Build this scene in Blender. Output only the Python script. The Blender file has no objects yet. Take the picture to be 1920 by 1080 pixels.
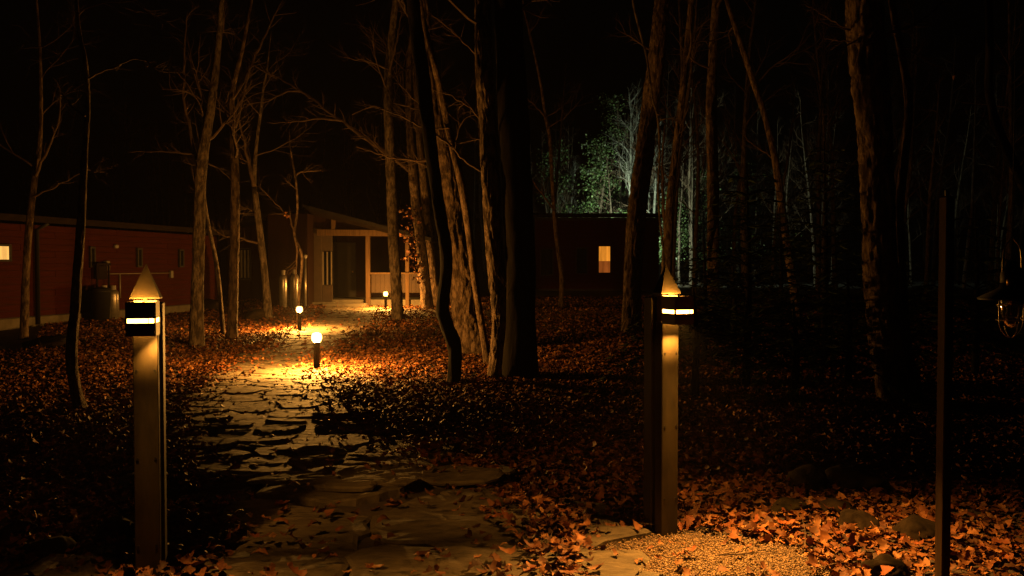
import bpy, math, random
import numpy as np
from mathutils import Vector, noise as mnoise

# ------------------------------------------------------------------ camera, world, exposure
scene = bpy.context.scene
COL = scene.collection
F = 1600.0                       # focal length in pixels of a 1920 px wide frame
PITCH = math.radians(1.5)
CAMZ = 1.5
cam_data = bpy.data.cameras.new('camera')
cam_data.lens = F / 1920 * 36.0
cam_data.sensor_width = 36.0
cam_data.clip_end = 2000
cam_data.clip_start = 0.05
cam = bpy.data.objects.new('camera', cam_data)
cam.location = (0, 0, CAMZ)
cam.rotation_euler = (math.radians(90) - PITCH, 0, 0)
COL.objects.link(cam)
scene.camera = cam

world = bpy.data.worlds.new('World')
scene.world = world
world.use_nodes = True
wn = world.node_tree
sky = wn.nodes.new('ShaderNodeTexSky')
sky.sky_type = 'NISHITA'
sky.sun_disc = False
sky.sun_elevation = math.radians(-4)
sky.sun_rotation = math.radians(200)
bg = wn.nodes['Background']
bg.inputs['Strength'].default_value = 0.012
wn.links.new(sky.outputs['Color'], bg.inputs['Color'])

moon = bpy.data.lights.new('moon', 'SUN')
moon.energy = 0.0015
moon.angle = math.radians(0.5)
moon.color = (0.75, 0.85, 1.0)
moon_o = bpy.data.objects.new('moon', moon)
moon_o.rotation_euler = (math.radians(35), math.radians(12), math.radians(200))
COL.objects.link(moon_o)

vs = scene.view_settings
vs.view_transform = 'Standard'
vs.look = 'None'
vs.exposure = 0.0
vs.gamma = 1.0
vs.use_curve_mapping = False
cy = scene.cycles
cy.max_bounces = 5
cy.volume_bounces = 0
cy.diffuse_bounces = 3
cy.glossy_bounces = 2
cy.transmission_bounces = 4
cy.transparent_max_bounces = 6
cy.sample_clamp_indirect = 3.0
cy.use_denoising = True
cy.caustics_reflective = False
cy.caustics_refractive = False

LAMP = (1.0, 0.42, 0.068)        # warm lamp colour
E_POST = 2600.0
P_POST = 560.0
E_BOLLARD = 9.0
I_BOLLARD = 760.0
P_BOLLARD = 1150.0
GLOW_HAZE = 0.0003  # density of the mist added for glow around the lamps

# ------------------------------------------------------------------ small maths
rng = np.random.default_rng(11)
random.seed(11)
V = Vector

def P(px, py, d):
    """point seen at a photo pixel, at distance d along the view axis of the ground plan"""
    xc = (px - 960) / F
    yc = (540 - py) / F
    dy = math.cos(PITCH) + yc * math.sin(PITCH)
    dz = -math.sin(PITCH) + yc * math.cos(PITCH)
    t = d / dy
    return V((xc * t, d, CAMZ + dz * t))

def sstep(a, b, x):
    t = np.clip((x - a) / (b - a), 0, 1)
    return t * t * (3 - 2 * t)

def gz(x, y):
    x = np.asarray(x, float); y = np.asarray(y, float)
    z = 0.32 * sstep(18, 42, y) + 4.5 * sstep(60, 180, y)
    z = z + 0.022 * np.sin(x * 1.7 + 0.6 * y) * np.sin(y * 1.3 - 0.4 * x) + 0.006 * np.sin(x * 4.1 + 2) * np.sin(y * 3.7 + 1)
    z = z + 0.05 * sstep(2.5, 7, np.abs(x)) * np.sin(x * .8 + y * .5)
    return z

def gzf(x, y):
    return float(gz(x, y))

def G(px, py):
    """ground point seen at a photo pixel"""
    z = 0.0
    for _ in range(12):
        xc = (px - 960) / F
        yc = (540 - py) / F
        dy = math.cos(PITCH) + yc * math.sin(PITCH)
        dz = -math.sin(PITCH) + yc * math.cos(PITCH)
        t = (z - CAMZ) / dz
        z = 0.5 * z + 0.5 * gzf(xc * t, dy * t)
    return V((xc * t, dy * t, z))

def catmull(pts, n):
    """resample a list of equal-length tuples with a Catmull-Rom curve"""
    a = np.array(pts, float)
    if len(a) == 2:
        t = np.linspace(0, 1, n)[:, None]
        return a[0] * (1 - t) + a[1] * t
    seg = np.linalg.norm(np.diff(a[:, :3], axis=0), axis=1)
    cum = np.concatenate([[0], np.cumsum(seg)])
    ext = np.vstack([2 * a[0] - a[1], a, 2 * a[-1] - a[-2]])
    out = []
    for s in np.linspace(0, cum[-1], n):
        i = min(int(np.searchsorted(cum, s, side='right')) - 1, len(a) - 2)
        t = (s - cum[i]) / max(seg[i], 1e-9)
        p0, p1, p2, p3 = ext[i], ext[i + 1], ext[i + 2], ext[i + 3]
        out.append(0.5 * (2 * p1 + (p2 - p0) * t + (2 * p0 - 5 * p1 + 4 * p2 - p3) * t * t + (3 * p1 - p0 - 3 * p2 + p3) * t ** 3))
    return np.array(out)

# ------------------------------------------------------------------ mesh builder
class MB:
    def __init__(self):
        self.v = []; self.f = []; self.m = []
    def add(self, vs_, fs_, mi=0):
        o = len(self.v)
        self.v.extend([tuple(map(float, p)) for p in vs_])
        self.f.extend([tuple(i + o for i in f) for f in fs_])
        self.m.extend([mi] * len(fs_))
        return self
    def box(self, c, s, rz=0.0, bev=0.0):
        x, y, z = s[0] / 2, s[1] / 2, s[2] / 2
        b = min(bev, x * .9, y * .9, z * .9)
        cr, sr = math.cos(rz), math.sin(rz)
        if b <= 0:
            vs_ = [(sx * x, sy * y, sz * z) for sz in (-1, 1) for sx, sy in ((-1, -1), (1, -1), (1, 1), (-1, 1))]
            fs_ = [(3, 2, 1, 0), (4, 5, 6, 7), (0, 1, 5, 4), (1, 2, 6, 5), (2, 3, 7, 6), (3, 0, 4, 7)]
        else:
            def ring(xx, yy, bb, zz):
                return [(-xx + bb, -yy, zz), (xx - bb, -yy, zz), (xx, -yy + bb, zz), (xx, yy - bb, zz),
                        (xx - bb, yy, zz), (-xx + bb, yy, zz), (-xx, yy - bb, zz), (-xx, -yy + bb, zz)]
            vs_ = ring(x - b, y - b, b * .4, -z) + ring(x, y, b, -z + b) + ring(x, y, b, z - b) + ring(x - b, y - b, b * .4, z)
            fs_ = [tuple(range(7, -1, -1)), tuple(range(24, 32))]
            for k in range(3):
                for i in range(8):
                    j = (i + 1) % 8
                    fs_.append((k * 8 + i, k * 8 + j, k * 8 + 8 + j, k * 8 + 8 + i))
        return self.add([(c[0] + p[0] * cr - p[1] * sr, c[1] + p[0] * sr + p[1] * cr, c[2] + p[2]) for p in vs_], fs_)
    def bar(self, a, b, w, h):
        """beam of rectangular section between two points; h is the vertical size"""
        a, b = V(a), V(b)
        d = (b - a).normalized()
        up = V((0, 0, 1)) if abs(d.z) < .95 else V((0, 1, 0))
        s = d.cross(up).normalized() * (w / 2)
        u = s.cross(d).normalized() * (h / 2)
        vs_ = [p + i * s + j * u for p in (a, b) for i, j in ((-1, -1), (1, -1), (1, 1), (-1, 1))]
        return self.add(vs_, [(0, 1, 2, 3), (7, 6, 5, 4), (0, 4, 5, 1), (1, 5, 6, 2), (2, 6, 7, 3), (3, 7, 4, 0)])
    def tube(self, pts, rad, sides=6, cap=True, wob=None):
        pts = [V(p) for p in pts]
        n = len(pts)
        if not hasattr(rad, '__len__'):
            rad = [rad] * n
        t0 = (pts[1] - pts[0]).normalized()
        ref = V((1, 0, 0)) if abs(t0.x) < .8 else V((0, 1, 0))
        u = t0.cross(ref).normalized()
        vs_ = []
        for i in range(n):
            t = (pts[min(i + 1, n - 1)] - pts[max(i - 1, 0)])
            t = t.normalized() if t.length > 1e-9 else t0
            u = (u - t * u.dot(t)).normalized()
            w = t.cross(u)
            for k in range(sides):
                a = 2 * math.pi * k / sides
                r = rad[i] if wob is None else rad[i] * wob(a, i)
                vs_.append(pts[i] + u * (r * math.cos(a)) + w * (r * math.sin(a)))
        fs_ = []
        for i in range(n - 1):
            for k in range(sides):
                j = (k + 1) % sides
                fs_.append((i * sides + k, i * sides + j, (i + 1) * sides + j, (i + 1) * sides + k))
        if cap:
            fs_.append(tuple(range(sides - 1, -1, -1)))
            fs_.append(tuple((n - 1) * sides + k for k in range(sides)))
        return self.add(vs_, fs_)
    def lathe(self, prof, c=(0, 0, 0), seg=20):
        """prof: list of (radius, z)"""
        vs_ = []; fs_ = []
        n = len(prof)
        for r, z in prof:
            for k in range(seg):
                a = 2 * math.pi * k / seg
                vs_.append((c[0] + r * math.cos(a), c[1] + r * math.sin(a), c[2] + z))
        for i in range(n - 1):
            for k in range(seg):
                j = (k + 1) % seg
                fs_.append((i * seg + k, i * seg + j, (i + 1) * seg + j, (i + 1) * seg + k))
        if prof[0][0] > 1e-4: fs_.append(tuple(range(seg - 1, -1, -1)))
        if prof[-1][0] > 1e-4: fs_.append(tuple((n - 1) * seg + k for k in range(seg)))
        return self.add(vs_, fs_)
    def mesh(self, name, mat, smooth=False):
        me = bpy.data.meshes.new(name)
        me.from_pydata(self.v, [], self.f)
        for m_ in ([] if mat is None else mat if isinstance(mat, (list, tuple)) else [mat]):
            me.materials.append(m_)
        if any(self.m):
            me.polygons.foreach_set('material_index', self.m)
        if smooth:
            me.polygons.foreach_set('use_smooth', [True] * len(me.polygons))
        me.update()
        return me
    def build(self, name, mat, parent=None, smooth=False, loc=None, rz=0.0):
        o = bpy.data.objects.new(name, self.mesh(name, mat, smooth))
        COL.objects.link(o)
        if parent is not None: o.parent = parent
        if loc is not None: o.location = loc
        if rz: o.rotation_euler = (0, 0, rz)
        return o

def empty(name, loc=(0, 0, 0), rz=0.0):
    o = bpy.data.objects.new(name, None)
    o.empty_display_size = .2
    o.location = loc
    o.rotation_euler = (0, 0, rz)
    COL.objects.link(o)
    return o

def tag(o, label=None, cat=None, group=None, kind=None):
    if label: o['label'] = label
    if cat: o['category'] = cat
    if group: o['group'] = group
    if kind: o['kind'] = kind
    return o

def np_mesh(name, verts, tris, mat, cols=None, smooth=False):
    me = bpy.data.meshes.new(name)
    nv, nt = len(verts), len(tris)
    me.vertices.add(nv)
    me.vertices.foreach_set('co', np.asarray(verts, np.float32).ravel())
    me.loops.add(nt * 3)
    me.loops.foreach_set('vertex_index', np.asarray(tris, np.int32).ravel())
    me.polygons.add(nt)
    me.polygons.foreach_set('loop_start', np.arange(0, nt * 3, 3, dtype=np.int32))
    me.polygons.foreach_set('loop_total', np.full(nt, 3, np.int32))
    if smooth: me.polygons.foreach_set('use_smooth', np.ones(nt, bool))
    me.materials.append(mat)
    me.update(calc_edges=True)
    if cols is not None:
        at = me.attributes.new('tint', 'FLOAT_COLOR', 'POINT')
        c4 = np.ones((nv, 4), np.float32); c4[:, :3] = cols
        at.data.foreach_set('color', c4.ravel())
    return me

def np_obj(name, verts, tris, mat, parent=None, cols=None, smooth=False):
    o = bpy.data.objects.new(name, np_mesh(name, verts, tris, mat, cols, smooth))
    COL.objects.link(o)
    if parent is not None: o.parent = parent
    return o

# ------------------------------------------------------------------ materials
MATS = {}
def mat(name, col, rough=.7, metal=0.0, col2=None, scale=8.0, stretch=(1, 1, 1), bump=0.0, bscale=None, detail=6.0, spec=.5, space='Object', contrast=(.35, .65)):
    m = bpy.data.materials.new(name)
    m.use_nodes = True
    nt = m.node_tree
    b = nt.nodes['Principled BSDF']
    b.inputs['Roughness'].default_value = rough
    b.inputs['Metallic'].default_value = metal
    b.inputs['Specular IOR Level'].default_value = spec
    b.inputs['Base Color'].default_value = (*col, 1)
    tc = nt.nodes.new('ShaderNodeTexCoord')
    mp = nt.nodes.new('ShaderNodeMapping')
    mp.inputs['Scale'].default_value = stretch
    nt.links.new(tc.outputs[space], mp.inputs['Vector'])
    if col2 is not None:
        nz = nt.nodes.new('ShaderNodeTexNoise')
        nz.inputs['Scale'].default_value = scale
        nz.inputs['Detail'].default_value = detail
        nz.inputs['Roughness'].default_value = .65
        nt.links.new(mp.outputs[0], nz.inputs['Vector'])
        cr = nt.nodes.new('ShaderNodeValToRGB')
        cr.color_ramp.elements[0].position = contrast[0]
        cr.color_ramp.elements[1].position = contrast[1]
        cr.color_ramp.elements[0].color = (*col, 1)
        cr.color_ramp.elements[1].color = (*col2, 1)
        nt.links.new(nz.outputs['Fac'], cr.inputs['Fac'])
        nt.links.new(cr.outputs['Color'], b.inputs['Base Color'])
    if bump:
        n2 = nt.nodes.new('ShaderNodeTexNoise')
        n2.inputs['Scale'].default_value = bscale or scale * 2
        n2.inputs['Detail'].default_value = 7
        n2.inputs['Roughness'].default_value = .6
        nt.links.new(mp.outputs[0], n2.inputs['Vector'])
        bp = nt.nodes.new('ShaderNodeBump')
        bp.inputs['Strength'].default_value = min(1.0, bump * 20)
        bp.inputs['Distance'].default_value = bump
        nt.links.new(n2.outputs['Fac'], bp.inputs['Height'])
        nt.links.new(bp.outputs['Normal'], b.inputs['Normal'])
    MATS[name] = m
    return m

def emit(name, col, strength):
    m = bpy.data.materials.new(name)
    m.use_nodes = True
    nt = m.node_tree
    nt.nodes.clear()
    e = nt.nodes.new('ShaderNodeEmission')
    e.inputs['Color'].default_value = (*col, 1)
    e.inputs['Strength'].default_value = strength
    o = nt.nodes.new('ShaderNodeOutputMaterial')
    nt.links.new(e.outputs[0], o.inputs['Surface'])
    MATS[name] = m
    return m

def folded(name, col, strength, sx_):
    m = emit(name, col, strength)
    nt = m.node_tree
    tc = nt.nodes.new('ShaderNodeTexCoord'); mp = nt.nodes.new('ShaderNodeMapping')
    mp.inputs['Scale'].default_value = (sx_, sx_, .8)
    nz = nt.nodes.new('ShaderNodeTexNoise'); nz.inputs['Scale'].default_value = 1.0; nz.inputs['Detail'].default_value = 3
    mr = nt.nodes.new('ShaderNodeMapRange')
    mr.inputs[1].default_value = .3; mr.inputs[2].default_value = .7; mr.inputs[3].default_value = strength * .6; mr.inputs[4].default_value = strength * 1.25
    nt.links.new(tc.outputs['Object'], mp.inputs['Vector']); nt.links.new(mp.outputs[0], nz.inputs['Vector'])
    nt.links.new(nz.outputs['Fac'], mr.inputs[0]); nt.links.new(mr.outputs[0], nt.nodes['Emission'].inputs['Strength'])
    return m

def tinted(name, rough=.5, spec=.4, trans=0.0, nscale=30):
    """leaf material: base colour read from the leaf's own colour attribute"""
    m = bpy.data.materials.new(name)
    m.use_nodes = True
    nt = m.node_tree
    b = nt.nodes['Principled BSDF']
    b.inputs['Roughness'].default_value = rough
    b.inputs['Specular IOR Level'].default_value = spec
    at = nt.nodes.new('ShaderNodeAttribute')
    at.attribute_name = 'tint'
    nz = nt.nodes.new('ShaderNodeTexNoise')
    nz.inputs['Scale'].default_value = nscale
    nz.inputs['Detail'].default_value = 4
    mx = nt.nodes.new('ShaderNodeMix')
    mx.data_type = 'RGBA'
    mx.blend_type = 'MULTIPLY'
    mx.inputs[0].default_value = 1.0
    mr = nt.nodes.new('ShaderNodeMapRange')
    mr.inputs[1].default_value = .3; mr.inputs[2].default_value = .7
    mr.inputs[3].default_value = .6; mr.inputs[4].default_value = 1.15
    nt.links.new(nz.outputs['Fac'], mr.inputs[0])
    nt.links.new(at.outputs['Color'], mx.inputs[6])
    nt.links.new(mr.outputs[0], mx.inputs[7])
    nt.links.new(mx.outputs[2], b.inputs['Base Color'])
    MATS[name] = m
    return m

mat('soil', (.022, .015, .010), .9, col2=(.06, .04, .024), scale=3.0, bump=.02, bscale=14)
mat('flagstone', (.045, .035, .022), .85, col2=(.125, .098, .062), scale=7, stretch=(1, 2.6, 1), bump=.03, bscale=13, contrast=(.32, .68), spec=.25)
mat('gravel', (.22, .19, .15), .75, col2=(.46, .42, .36), scale=22)
mat('rock', (.006, .0042, .0024), .98, spec=.1, col2=(.026, .017, .009), scale=5, bump=.02, bscale=18)
mat('moss_rock', (.007, .006, .002), .98, spec=.1, col2=(.034, .024, .009), scale=5, bump=.025, bscale=22)
mat('bark_grey', (.028, .020, .014), .92, col2=(.115, .086, .060), scale=15, stretch=(1, 1, .35), bump=.05, bscale=30, contrast=(.42, .60), spec=.2)
mat('bark_brown', (.030, .019, .012), .92, col2=(.13, .088, .056), scale=15, stretch=(1, 1, .34), bump=.05, bscale=26, contrast=(.42, .60), spec=.2)
mat('bark_rough', (.022, .014, .009), .94, col2=(.14, .098, .064), scale=15, stretch=(1, 1, .30), bump=.05, bscale=24, contrast=(.42, .60), spec=.2)
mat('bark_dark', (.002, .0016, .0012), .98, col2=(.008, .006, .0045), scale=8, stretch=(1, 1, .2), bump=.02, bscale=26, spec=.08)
mat('bark_birch', (.06, .058, .048), .9, col2=(.16, .155, .13), scale=3, stretch=(1, 1, 2.2), bump=.004, bscale=20)
mat('twig', (.036, .022, .014), .9, spec=.2, col2=(.085, .055, .035), scale=5)
mat('red_board', (.024, .0029, .0013), .9, spec=.15, col2=(.040, .0050, .0022), scale=3, stretch=(.4, .4, 8), bump=.004, bscale=12)
mat('brown_board', (.0075, .0024, .0013), .92, spec=.1, col2=(.014, .0047, .0026), scale=3, stretch=(8, 8, .5), bump=.004, bscale=12)
mat('tan_timber', (.046, .027, .013), .85, spec=.15, col2=(.082, .049, .024), scale=4, stretch=(6, 6, .5), bump=.003, bscale=14)
mat('wall_panel', (.017, .009, .0042), .88, col2=(.028, .015, .0072), scale=4, bump=.003)
mat('dark_trim', (.008, .0058, .0045), .8, col2=(.015, .011, .008), scale=6)
mat('roof_sheet', (.008, .007, .006), .9, spec=.1, col2=(.015, .012, .011), scale=3)
mat('fascia', (.008, .005, .003), .95, spec=.1, col2=(.014, .009, .0055), scale=4)
mat('concrete', (.065, .054, .037), .92, col2=(.105, .09, .064), scale=4, bump=.006, bscale=20)
mat('post_metal', (.014, .0102, .004), .6, spec=.25, col2=(.046, .034, .0135), scale=7, stretch=(1, 1, .25), bump=.0015, bscale=60)
mat('shade_metal', (.045, .033, .017), .6, metal=.0, col2=(.075, .056, .030), scale=9)
mat('spill_black', (.010, .008, .005), .9, spec=.1)  # black that swallows stray lamp light, for the added liner
mat('bollard_metal', (.006, .0055, .005), .75, spec=.15, col2=(.011, .010, .009), scale=14)
mat('black_metal', (.008, .0075, .007), .6, metal=.1, spec=.25)
mat('stake_wood', (.022, .011, .0042), .8, spec=.15, col2=(.045, .023, .009), scale=5, stretch=(7, 7, .5), bump=.003, bscale=20)
mat('brass', (.62, .40, .16), .3, metal=.9)
mat('steel', (.20, .18, .15), .35, metal=.7, col2=(.30, .27, .23), scale=10)
mat('wire', (.42, .36, .28), .3, metal=.6)
mat('grey_paint', (.11, .10, .085), .5, col2=(.16, .145, .12), scale=6)
mat('white_paint', (.10, .082, .06), .6)
mat('dark_pane', (.01, .011, .012), .08, spec=.6)
emit('post_lamp', LAMP, E_POST)
emit('slot_lamp', LAMP, 22.0)
emit('post_lamp_dim', LAMP, E_POST * .8)
bl_ = emit('bollard_lamp', LAMP, E_BOLLARD)
ad_ = bl_.node_tree.nodes.new('ShaderNodeAddShader'); tp_ = bl_.node_tree.nodes.new('ShaderNodeBsdfTransparent')
bl_.node_tree.links.new(bl_.node_tree.nodes['Emission'].outputs[0], ad_.inputs[0]); bl_.node_tree.links.new(tp_.outputs[0], ad_.inputs[1])
bl_.node_tree.links.new(ad_.outputs[0], bl_.node_tree.nodes['Material Output'].inputs['Surface'])
folded('window_yellow', (1.0, .50, .11), 1.3, 6)
folded('window_amber', (1.0, .33, .028), .8, 7)
folded('window_low', (1.0, .24, .035), .27, 5)
tinted('dead_leaf', .68, .22)
tinted('green_leaf', .5, .35, nscale=3)
tinted('needle', .65, .25, nscale=6)
gm = bpy.data.materials.new('clear_glass')
gm.use_nodes = True
gb = gm.node_tree.nodes['Principled BSDF']
gb.inputs['Transmission Weight'].default_value = 1.0
gb.inputs['Roughness'].default_value = .03
gb.inputs['IOR'].default_value = 1.3
MATS['clear_glass'] = gm
M = MATS

# ------------------------------------------------------------------ ground, path
def lines(dense_lo, dense_hi, step, far):
    a = list(np.arange(dense_lo, dense_hi + 1e-6, step))
    s = step; x = a[-1]; hi = []
    while x < far: s *= 1.25; x += s; hi.append(x)
    s = step; x = a[0]; lo = []
    while x > -far: s *= 1.25; x -= s; lo.append(x)
    return np.array(lo[::-1] + a + hi)
gx, gy = lines(-8, 8, .16, 600), lines(2, 22, .16, 600)
GX, GY = np.meshgrid(gx, gy)
GZ = gz(GX, GY)
nx, ny = len(gx), len(gy)
ii = (np.arange(ny - 1)[:, None] * nx + np.arange(nx - 1)[None, :]).ravel()
gt = np.vstack([np.stack([ii, ii + 1, ii + nx + 1], 1), np.stack([ii, ii + nx + 1, ii + nx], 1)])
ground = np_obj('ground', np.stack([GX.ravel(), GY.ravel(), GZ.ravel()], 1), gt, M['soil'], smooth=True)
tag(ground, 'dark forest soil under the fallen leaves', kind='structure')

EDGES = [(1150, 320, 1000), (1080, 360, 1010), (1000, 368, 1000), (950, 372, 940), (900, 365, 860), (850, 360, 770), (800, 352, 668), (760, 352, 640),
         (730, 385, 622), (705, 415, 578), (680, 455, 588), (660, 490, 622), (640, 522, 652), (620, 562, 684), (603, 590, 705), (588, 603, 708), (576, 605, 700)]
EL = [G(l, y) for y, l, r in EDGES]
ER = [G(r, y) for y, l, r in EDGES]
ey = np.array([.5 * (a.y + b.y) for a, b in zip(EL, ER)])
exl = np.array([a.x for a in EL]); exr = np.array([b.x for b in ER])
def path_span(y):
    return np.interp(y, ey, exl), np.interp(y, ey, exr)
def on_path(x, y):
    """signed: >0 inside the path (metres from the nearest edge)"""
    l, r = path_span(y)
    d = np.minimum(x - l, r - x)
    return np.where((y > ey[0] - 1.5) & (y < ey[-1]), d, -9.0)

path = empty('path', (0, 0, 0))
tag(path, 'winding path of rough flagstones leading to the porch', kind='structure')
mat('path_grit', (.050, .038, .024), .9, col2=(.13, .102, .066), scale=9, bump=.03, bscale=45, spec=.2)
pbv, pbt = [], []
py_ = np.arange(ey[0] - .3, ey[-1] + .6, .10)
NC = 22
for i, yy in enumerate(py_):
    l, r = path_span(yy)
    for j in range(NC + 1):
        f = j / NC
        wob = .16 * mnoise.noise(V((yy * 1.7, 3.0 if f < .5 else 9.0, 0)))
        xx = l - .12 + wob + (r - l + .24) * f
        e = min(f, 1 - f) * (r - l + .24)
        h = -.03 + (.022 + .034 * float(sstep(6.0, 7.5, yy))) * min(1, e / .22) + .012 * mnoise.noise(V((xx * 4, yy * 4, 0))) + .006 * mnoise.noise(V((xx * 14, yy * 14, 3)))
        pbv.append((xx, yy, gzf(xx, yy) + h))
for i in range(len(py_) - 1):
    for j in range(NC):
        q = i * (NC + 1) + j
        pbt += [(q, q + 1, q + NC + 2), (q, q + NC + 2, q + NC + 1)]
np_obj('path_bed', np.array(pbv), np.array(pbt), M['path_grit'], path, smooth=True)
# seeds, wider across than deep
seeds = []
for _ in range(9000):
    y = ey[0] + .1 + (ey[-1] - ey[0] - .2) * rng.random() ** 1.25
    l, r = path_span(y)
    x = l + (r - l) * rng.random()
    sp = np.interp(y, [3.5, 5.0, 6.0, 9, 14, 27], [.95, .82, .50, .37, .40, .55])
    ok = True
    for (a, b, s) in seeds:
        if ((x - a) / 1.45) ** 2 + ((y - b) * 1.22) ** 2 < (.5 * (sp + s)) ** 2: ok = False; break
    if ok: seeds.append((x, y, sp))
def clip(poly, nx_, ny_, c):
    out = []
    for i in range(len(poly)):
        a, b = poly[i], poly[(i + 1) % len(poly)]
        da, db = a[0] * nx_ + a[1] * ny_ - c, b[0] * nx_ + b[1] * ny_ - c
        if da <= 0: out.append(a)
        if da * db < 0:
            t = da / (da - db); out.append((a[0] + (b[0] - a[0]) * t, a[1] + (b[1] - a[1]) * t))
    return out
STONES = []
for k, (x, y, sp) in enumerate(seeds):
    R = sp * .74
    poly = [(x + 1.45 * R * math.cos(a) * random.uniform(.82, 1.1), y + R / 1.15 * math.sin(a) * random.uniform(.8, 1.1)) for a in np.linspace(0, 2 * math.pi, 11, endpoint=False)]
    for j, (a, b, s) in enumerate(seeds):
        if j == k or abs(a - x) > 3 or abs(b - y) > 3: continue
        dx, dy = a - x, b - y
        gap = random.uniform(.014, .034)
        L = math.hypot(dx, dy)
        poly = clip(poly, dx / L, dy / L, (x * dx + y * dy) / L + L * .5 - gap)
        if len(poly) < 3: break
    if len(poly) < 3: continue
    c = np.mean(poly, axis=0)
    near = y < 8
    # resample outline with ragged edge
    ol = []
    n_e = 34 if near else 22
    per = [math.hypot(poly[(i + 1) % len(poly)][0] - poly[i][0], poly[(i + 1) % len(poly)][1] - poly[i][1]) for i in range(len(poly))]
    cum = np.concatenate([[0], np.cumsum(per)])
    for s_ in np.linspace(0, cum[-1], n_e, endpoint=False):
        i = min(int(np.searchsorted(cum, s_, side='right')) - 1, len(poly) - 1)
        t = (s_ - cum[i]) / max(per[i], 1e-6)
        a, b = poly[i], poly[(i + 1) % len(poly)]
        ol.append((a[0] + (b[0] - a[0]) * t, a[1] + (b[1] - a[1]) * t))
    ol = np.array(ol)
    dirs = ol - c
    jag = np.array([mnoise.noise(V((p[0] * 5, p[1] * 5, k))) for p in ol])
    jag2 = np.array([mnoise.noise(V((p[0] * 14, p[1] * 14, k))) for p in ol])
    ol = c + dirs * (1 + .17 * jag[:, None] + .07 * jag2[:, None])
    t_amp = np.interp(y, [4, 5.5, 7, 9, 20], [.022, .045, .026, .010, .008])
    tx, ty = random.gauss(0, t_amp * .6), random.gauss(0, t_amp) + t_amp * .25
    h0 = random.uniform(.036, .056) + (random.uniform(0, .02) if 5 < y < 6.6 else 0) if y < 6.8 else random.uniform(.033, .040)
    mb = MB()
    rings = [(1.0, -.16), (1.0, -.012), (.965, .0), (.7, 1), (.36, 1)] if near else [(1.0, -.16), (1.0, -.014), (.94, .0), (.5, 1)]
    vs_ = []
    for sc_, off in rings:
        for p in ol:
            q = c + (p - c) * sc_
            lx, ly = q[0] - c[0], q[1] - c[1]
            z = h0 + tx * lx + ty * ly
            nf = 1.0 if y < 6.6 else .3
            z += nf * .022 * mnoise.noise(V((q[0] * 3.2, q[1] * 4.2, k * 3.1))) + nf * .014 * mnoise.noise(V((q[0] * 9, q[1] * 12, k * 1.7)))
            if off <= 0: z += off
            z += gzf(q[0], q[1]) - gzf(c[0], c[1])
            vs_.append((lx, ly, z))
    vs_.append((0, 0, h0 + .012 * mnoise.noise(V((c[0] * 3, c[1] * 3, k)))))
    fs_ = []
    for r_ in range(len(rings) - 1):
        for i in range(n_e):
            j = (i + 1) % n_e
            fs_.append((r_ * n_e + i, r_ * n_e + j, (r_ + 1) * n_e + j, (r_ + 1) * n_e + i))
    lst = (len(rings) - 1) * n_e
    for i in range(n_e):
        fs_.append((lst + i, lst + (i + 1) % n_e, len(vs_) - 1))
    mb.add(vs_, fs_)
    o = mb.build('flagstone', M['flagstone'], path, loc=(c[0], c[1], gzf(c[0], c[1])))
    STONES.append((c[0], c[1], h0, ol))

# thin loose slates lying over the flags
rs = random.Random(21)
for k in range(22):
    y = rs.uniform(5.0, 8.5); l, r = path_span(y)
    x = l + (r - l) * rs.uniform(.02, .98)
    wd, dp, th = rs.uniform(.12, .34), rs.uniform(.06, .15), rs.uniform(.012, .035)
    n_e = 14
    ring = []
    for i in range(n_e):
        a = 2 * math.pi * i / n_e
        q = 1 + .35 * mnoise.noise(V((math.cos(a) * 1.6, math.sin(a) * 1.6, k * 2.3)))
        ring.append((wd * q * math.cos(a), dp * q * math.sin(a)))
    mb = MB()
    vs_ = [(a * .97, b * .97, 0) for a, b in ring] + [(a, b, th * .6) for a, b in ring] + [(a * .93, b * .93, th + .006 * mnoise.noise(V((a * 9, b * 9, k)))) for a, b in ring] + [(a * .45, b * .45, th + .008 * mnoise.noise(V((a * 7, b * 7, k + 4)))) for a, b in ring] + [(0, 0, th)]
    fs_ = [(r_ * n_e + i, r_ * n_e + (i + 1) % n_e, (r_ + 1) * n_e + (i + 1) % n_e, (r_ + 1) * n_e + i) for r_ in range(3) for i in range(n_e)]
    fs_ += [(3 * n_e + i, 3 * n_e + (i + 1) % n_e, 4 * n_e) for i in range(n_e)]
    mb.add(vs_, fs_)
    h = .02
    for (cx, cy_, hh, ol) in STONES:
        if (cx - x) ** 2 + (cy_ - y) ** 2 < .16: h = max(h, hh + .004)
    o = mb.build('flagstone', M['flagstone'], path, loc=(x, y, gzf(x, y) + h))
    o.rotation_euler = (rs.gauss(.05, .09), rs.gauss(0, .06), rs.gauss(0, .35))

def pt_in(poly, x, y):
    ins = False
    n = len(poly)
    for i in range(n):
        a, b = poly[i], poly[i - 1]
        if (a[1] > y) != (b[1] > y) and x < (b[0] - a[0]) * (y - a[1]) / (b[1] - a[1] + 1e-12) + a[0]: ins = not ins
    return ins

# ------------------------------------------------------------------ buildings
def P2(px, d): return (px - 960) / F * d

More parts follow.
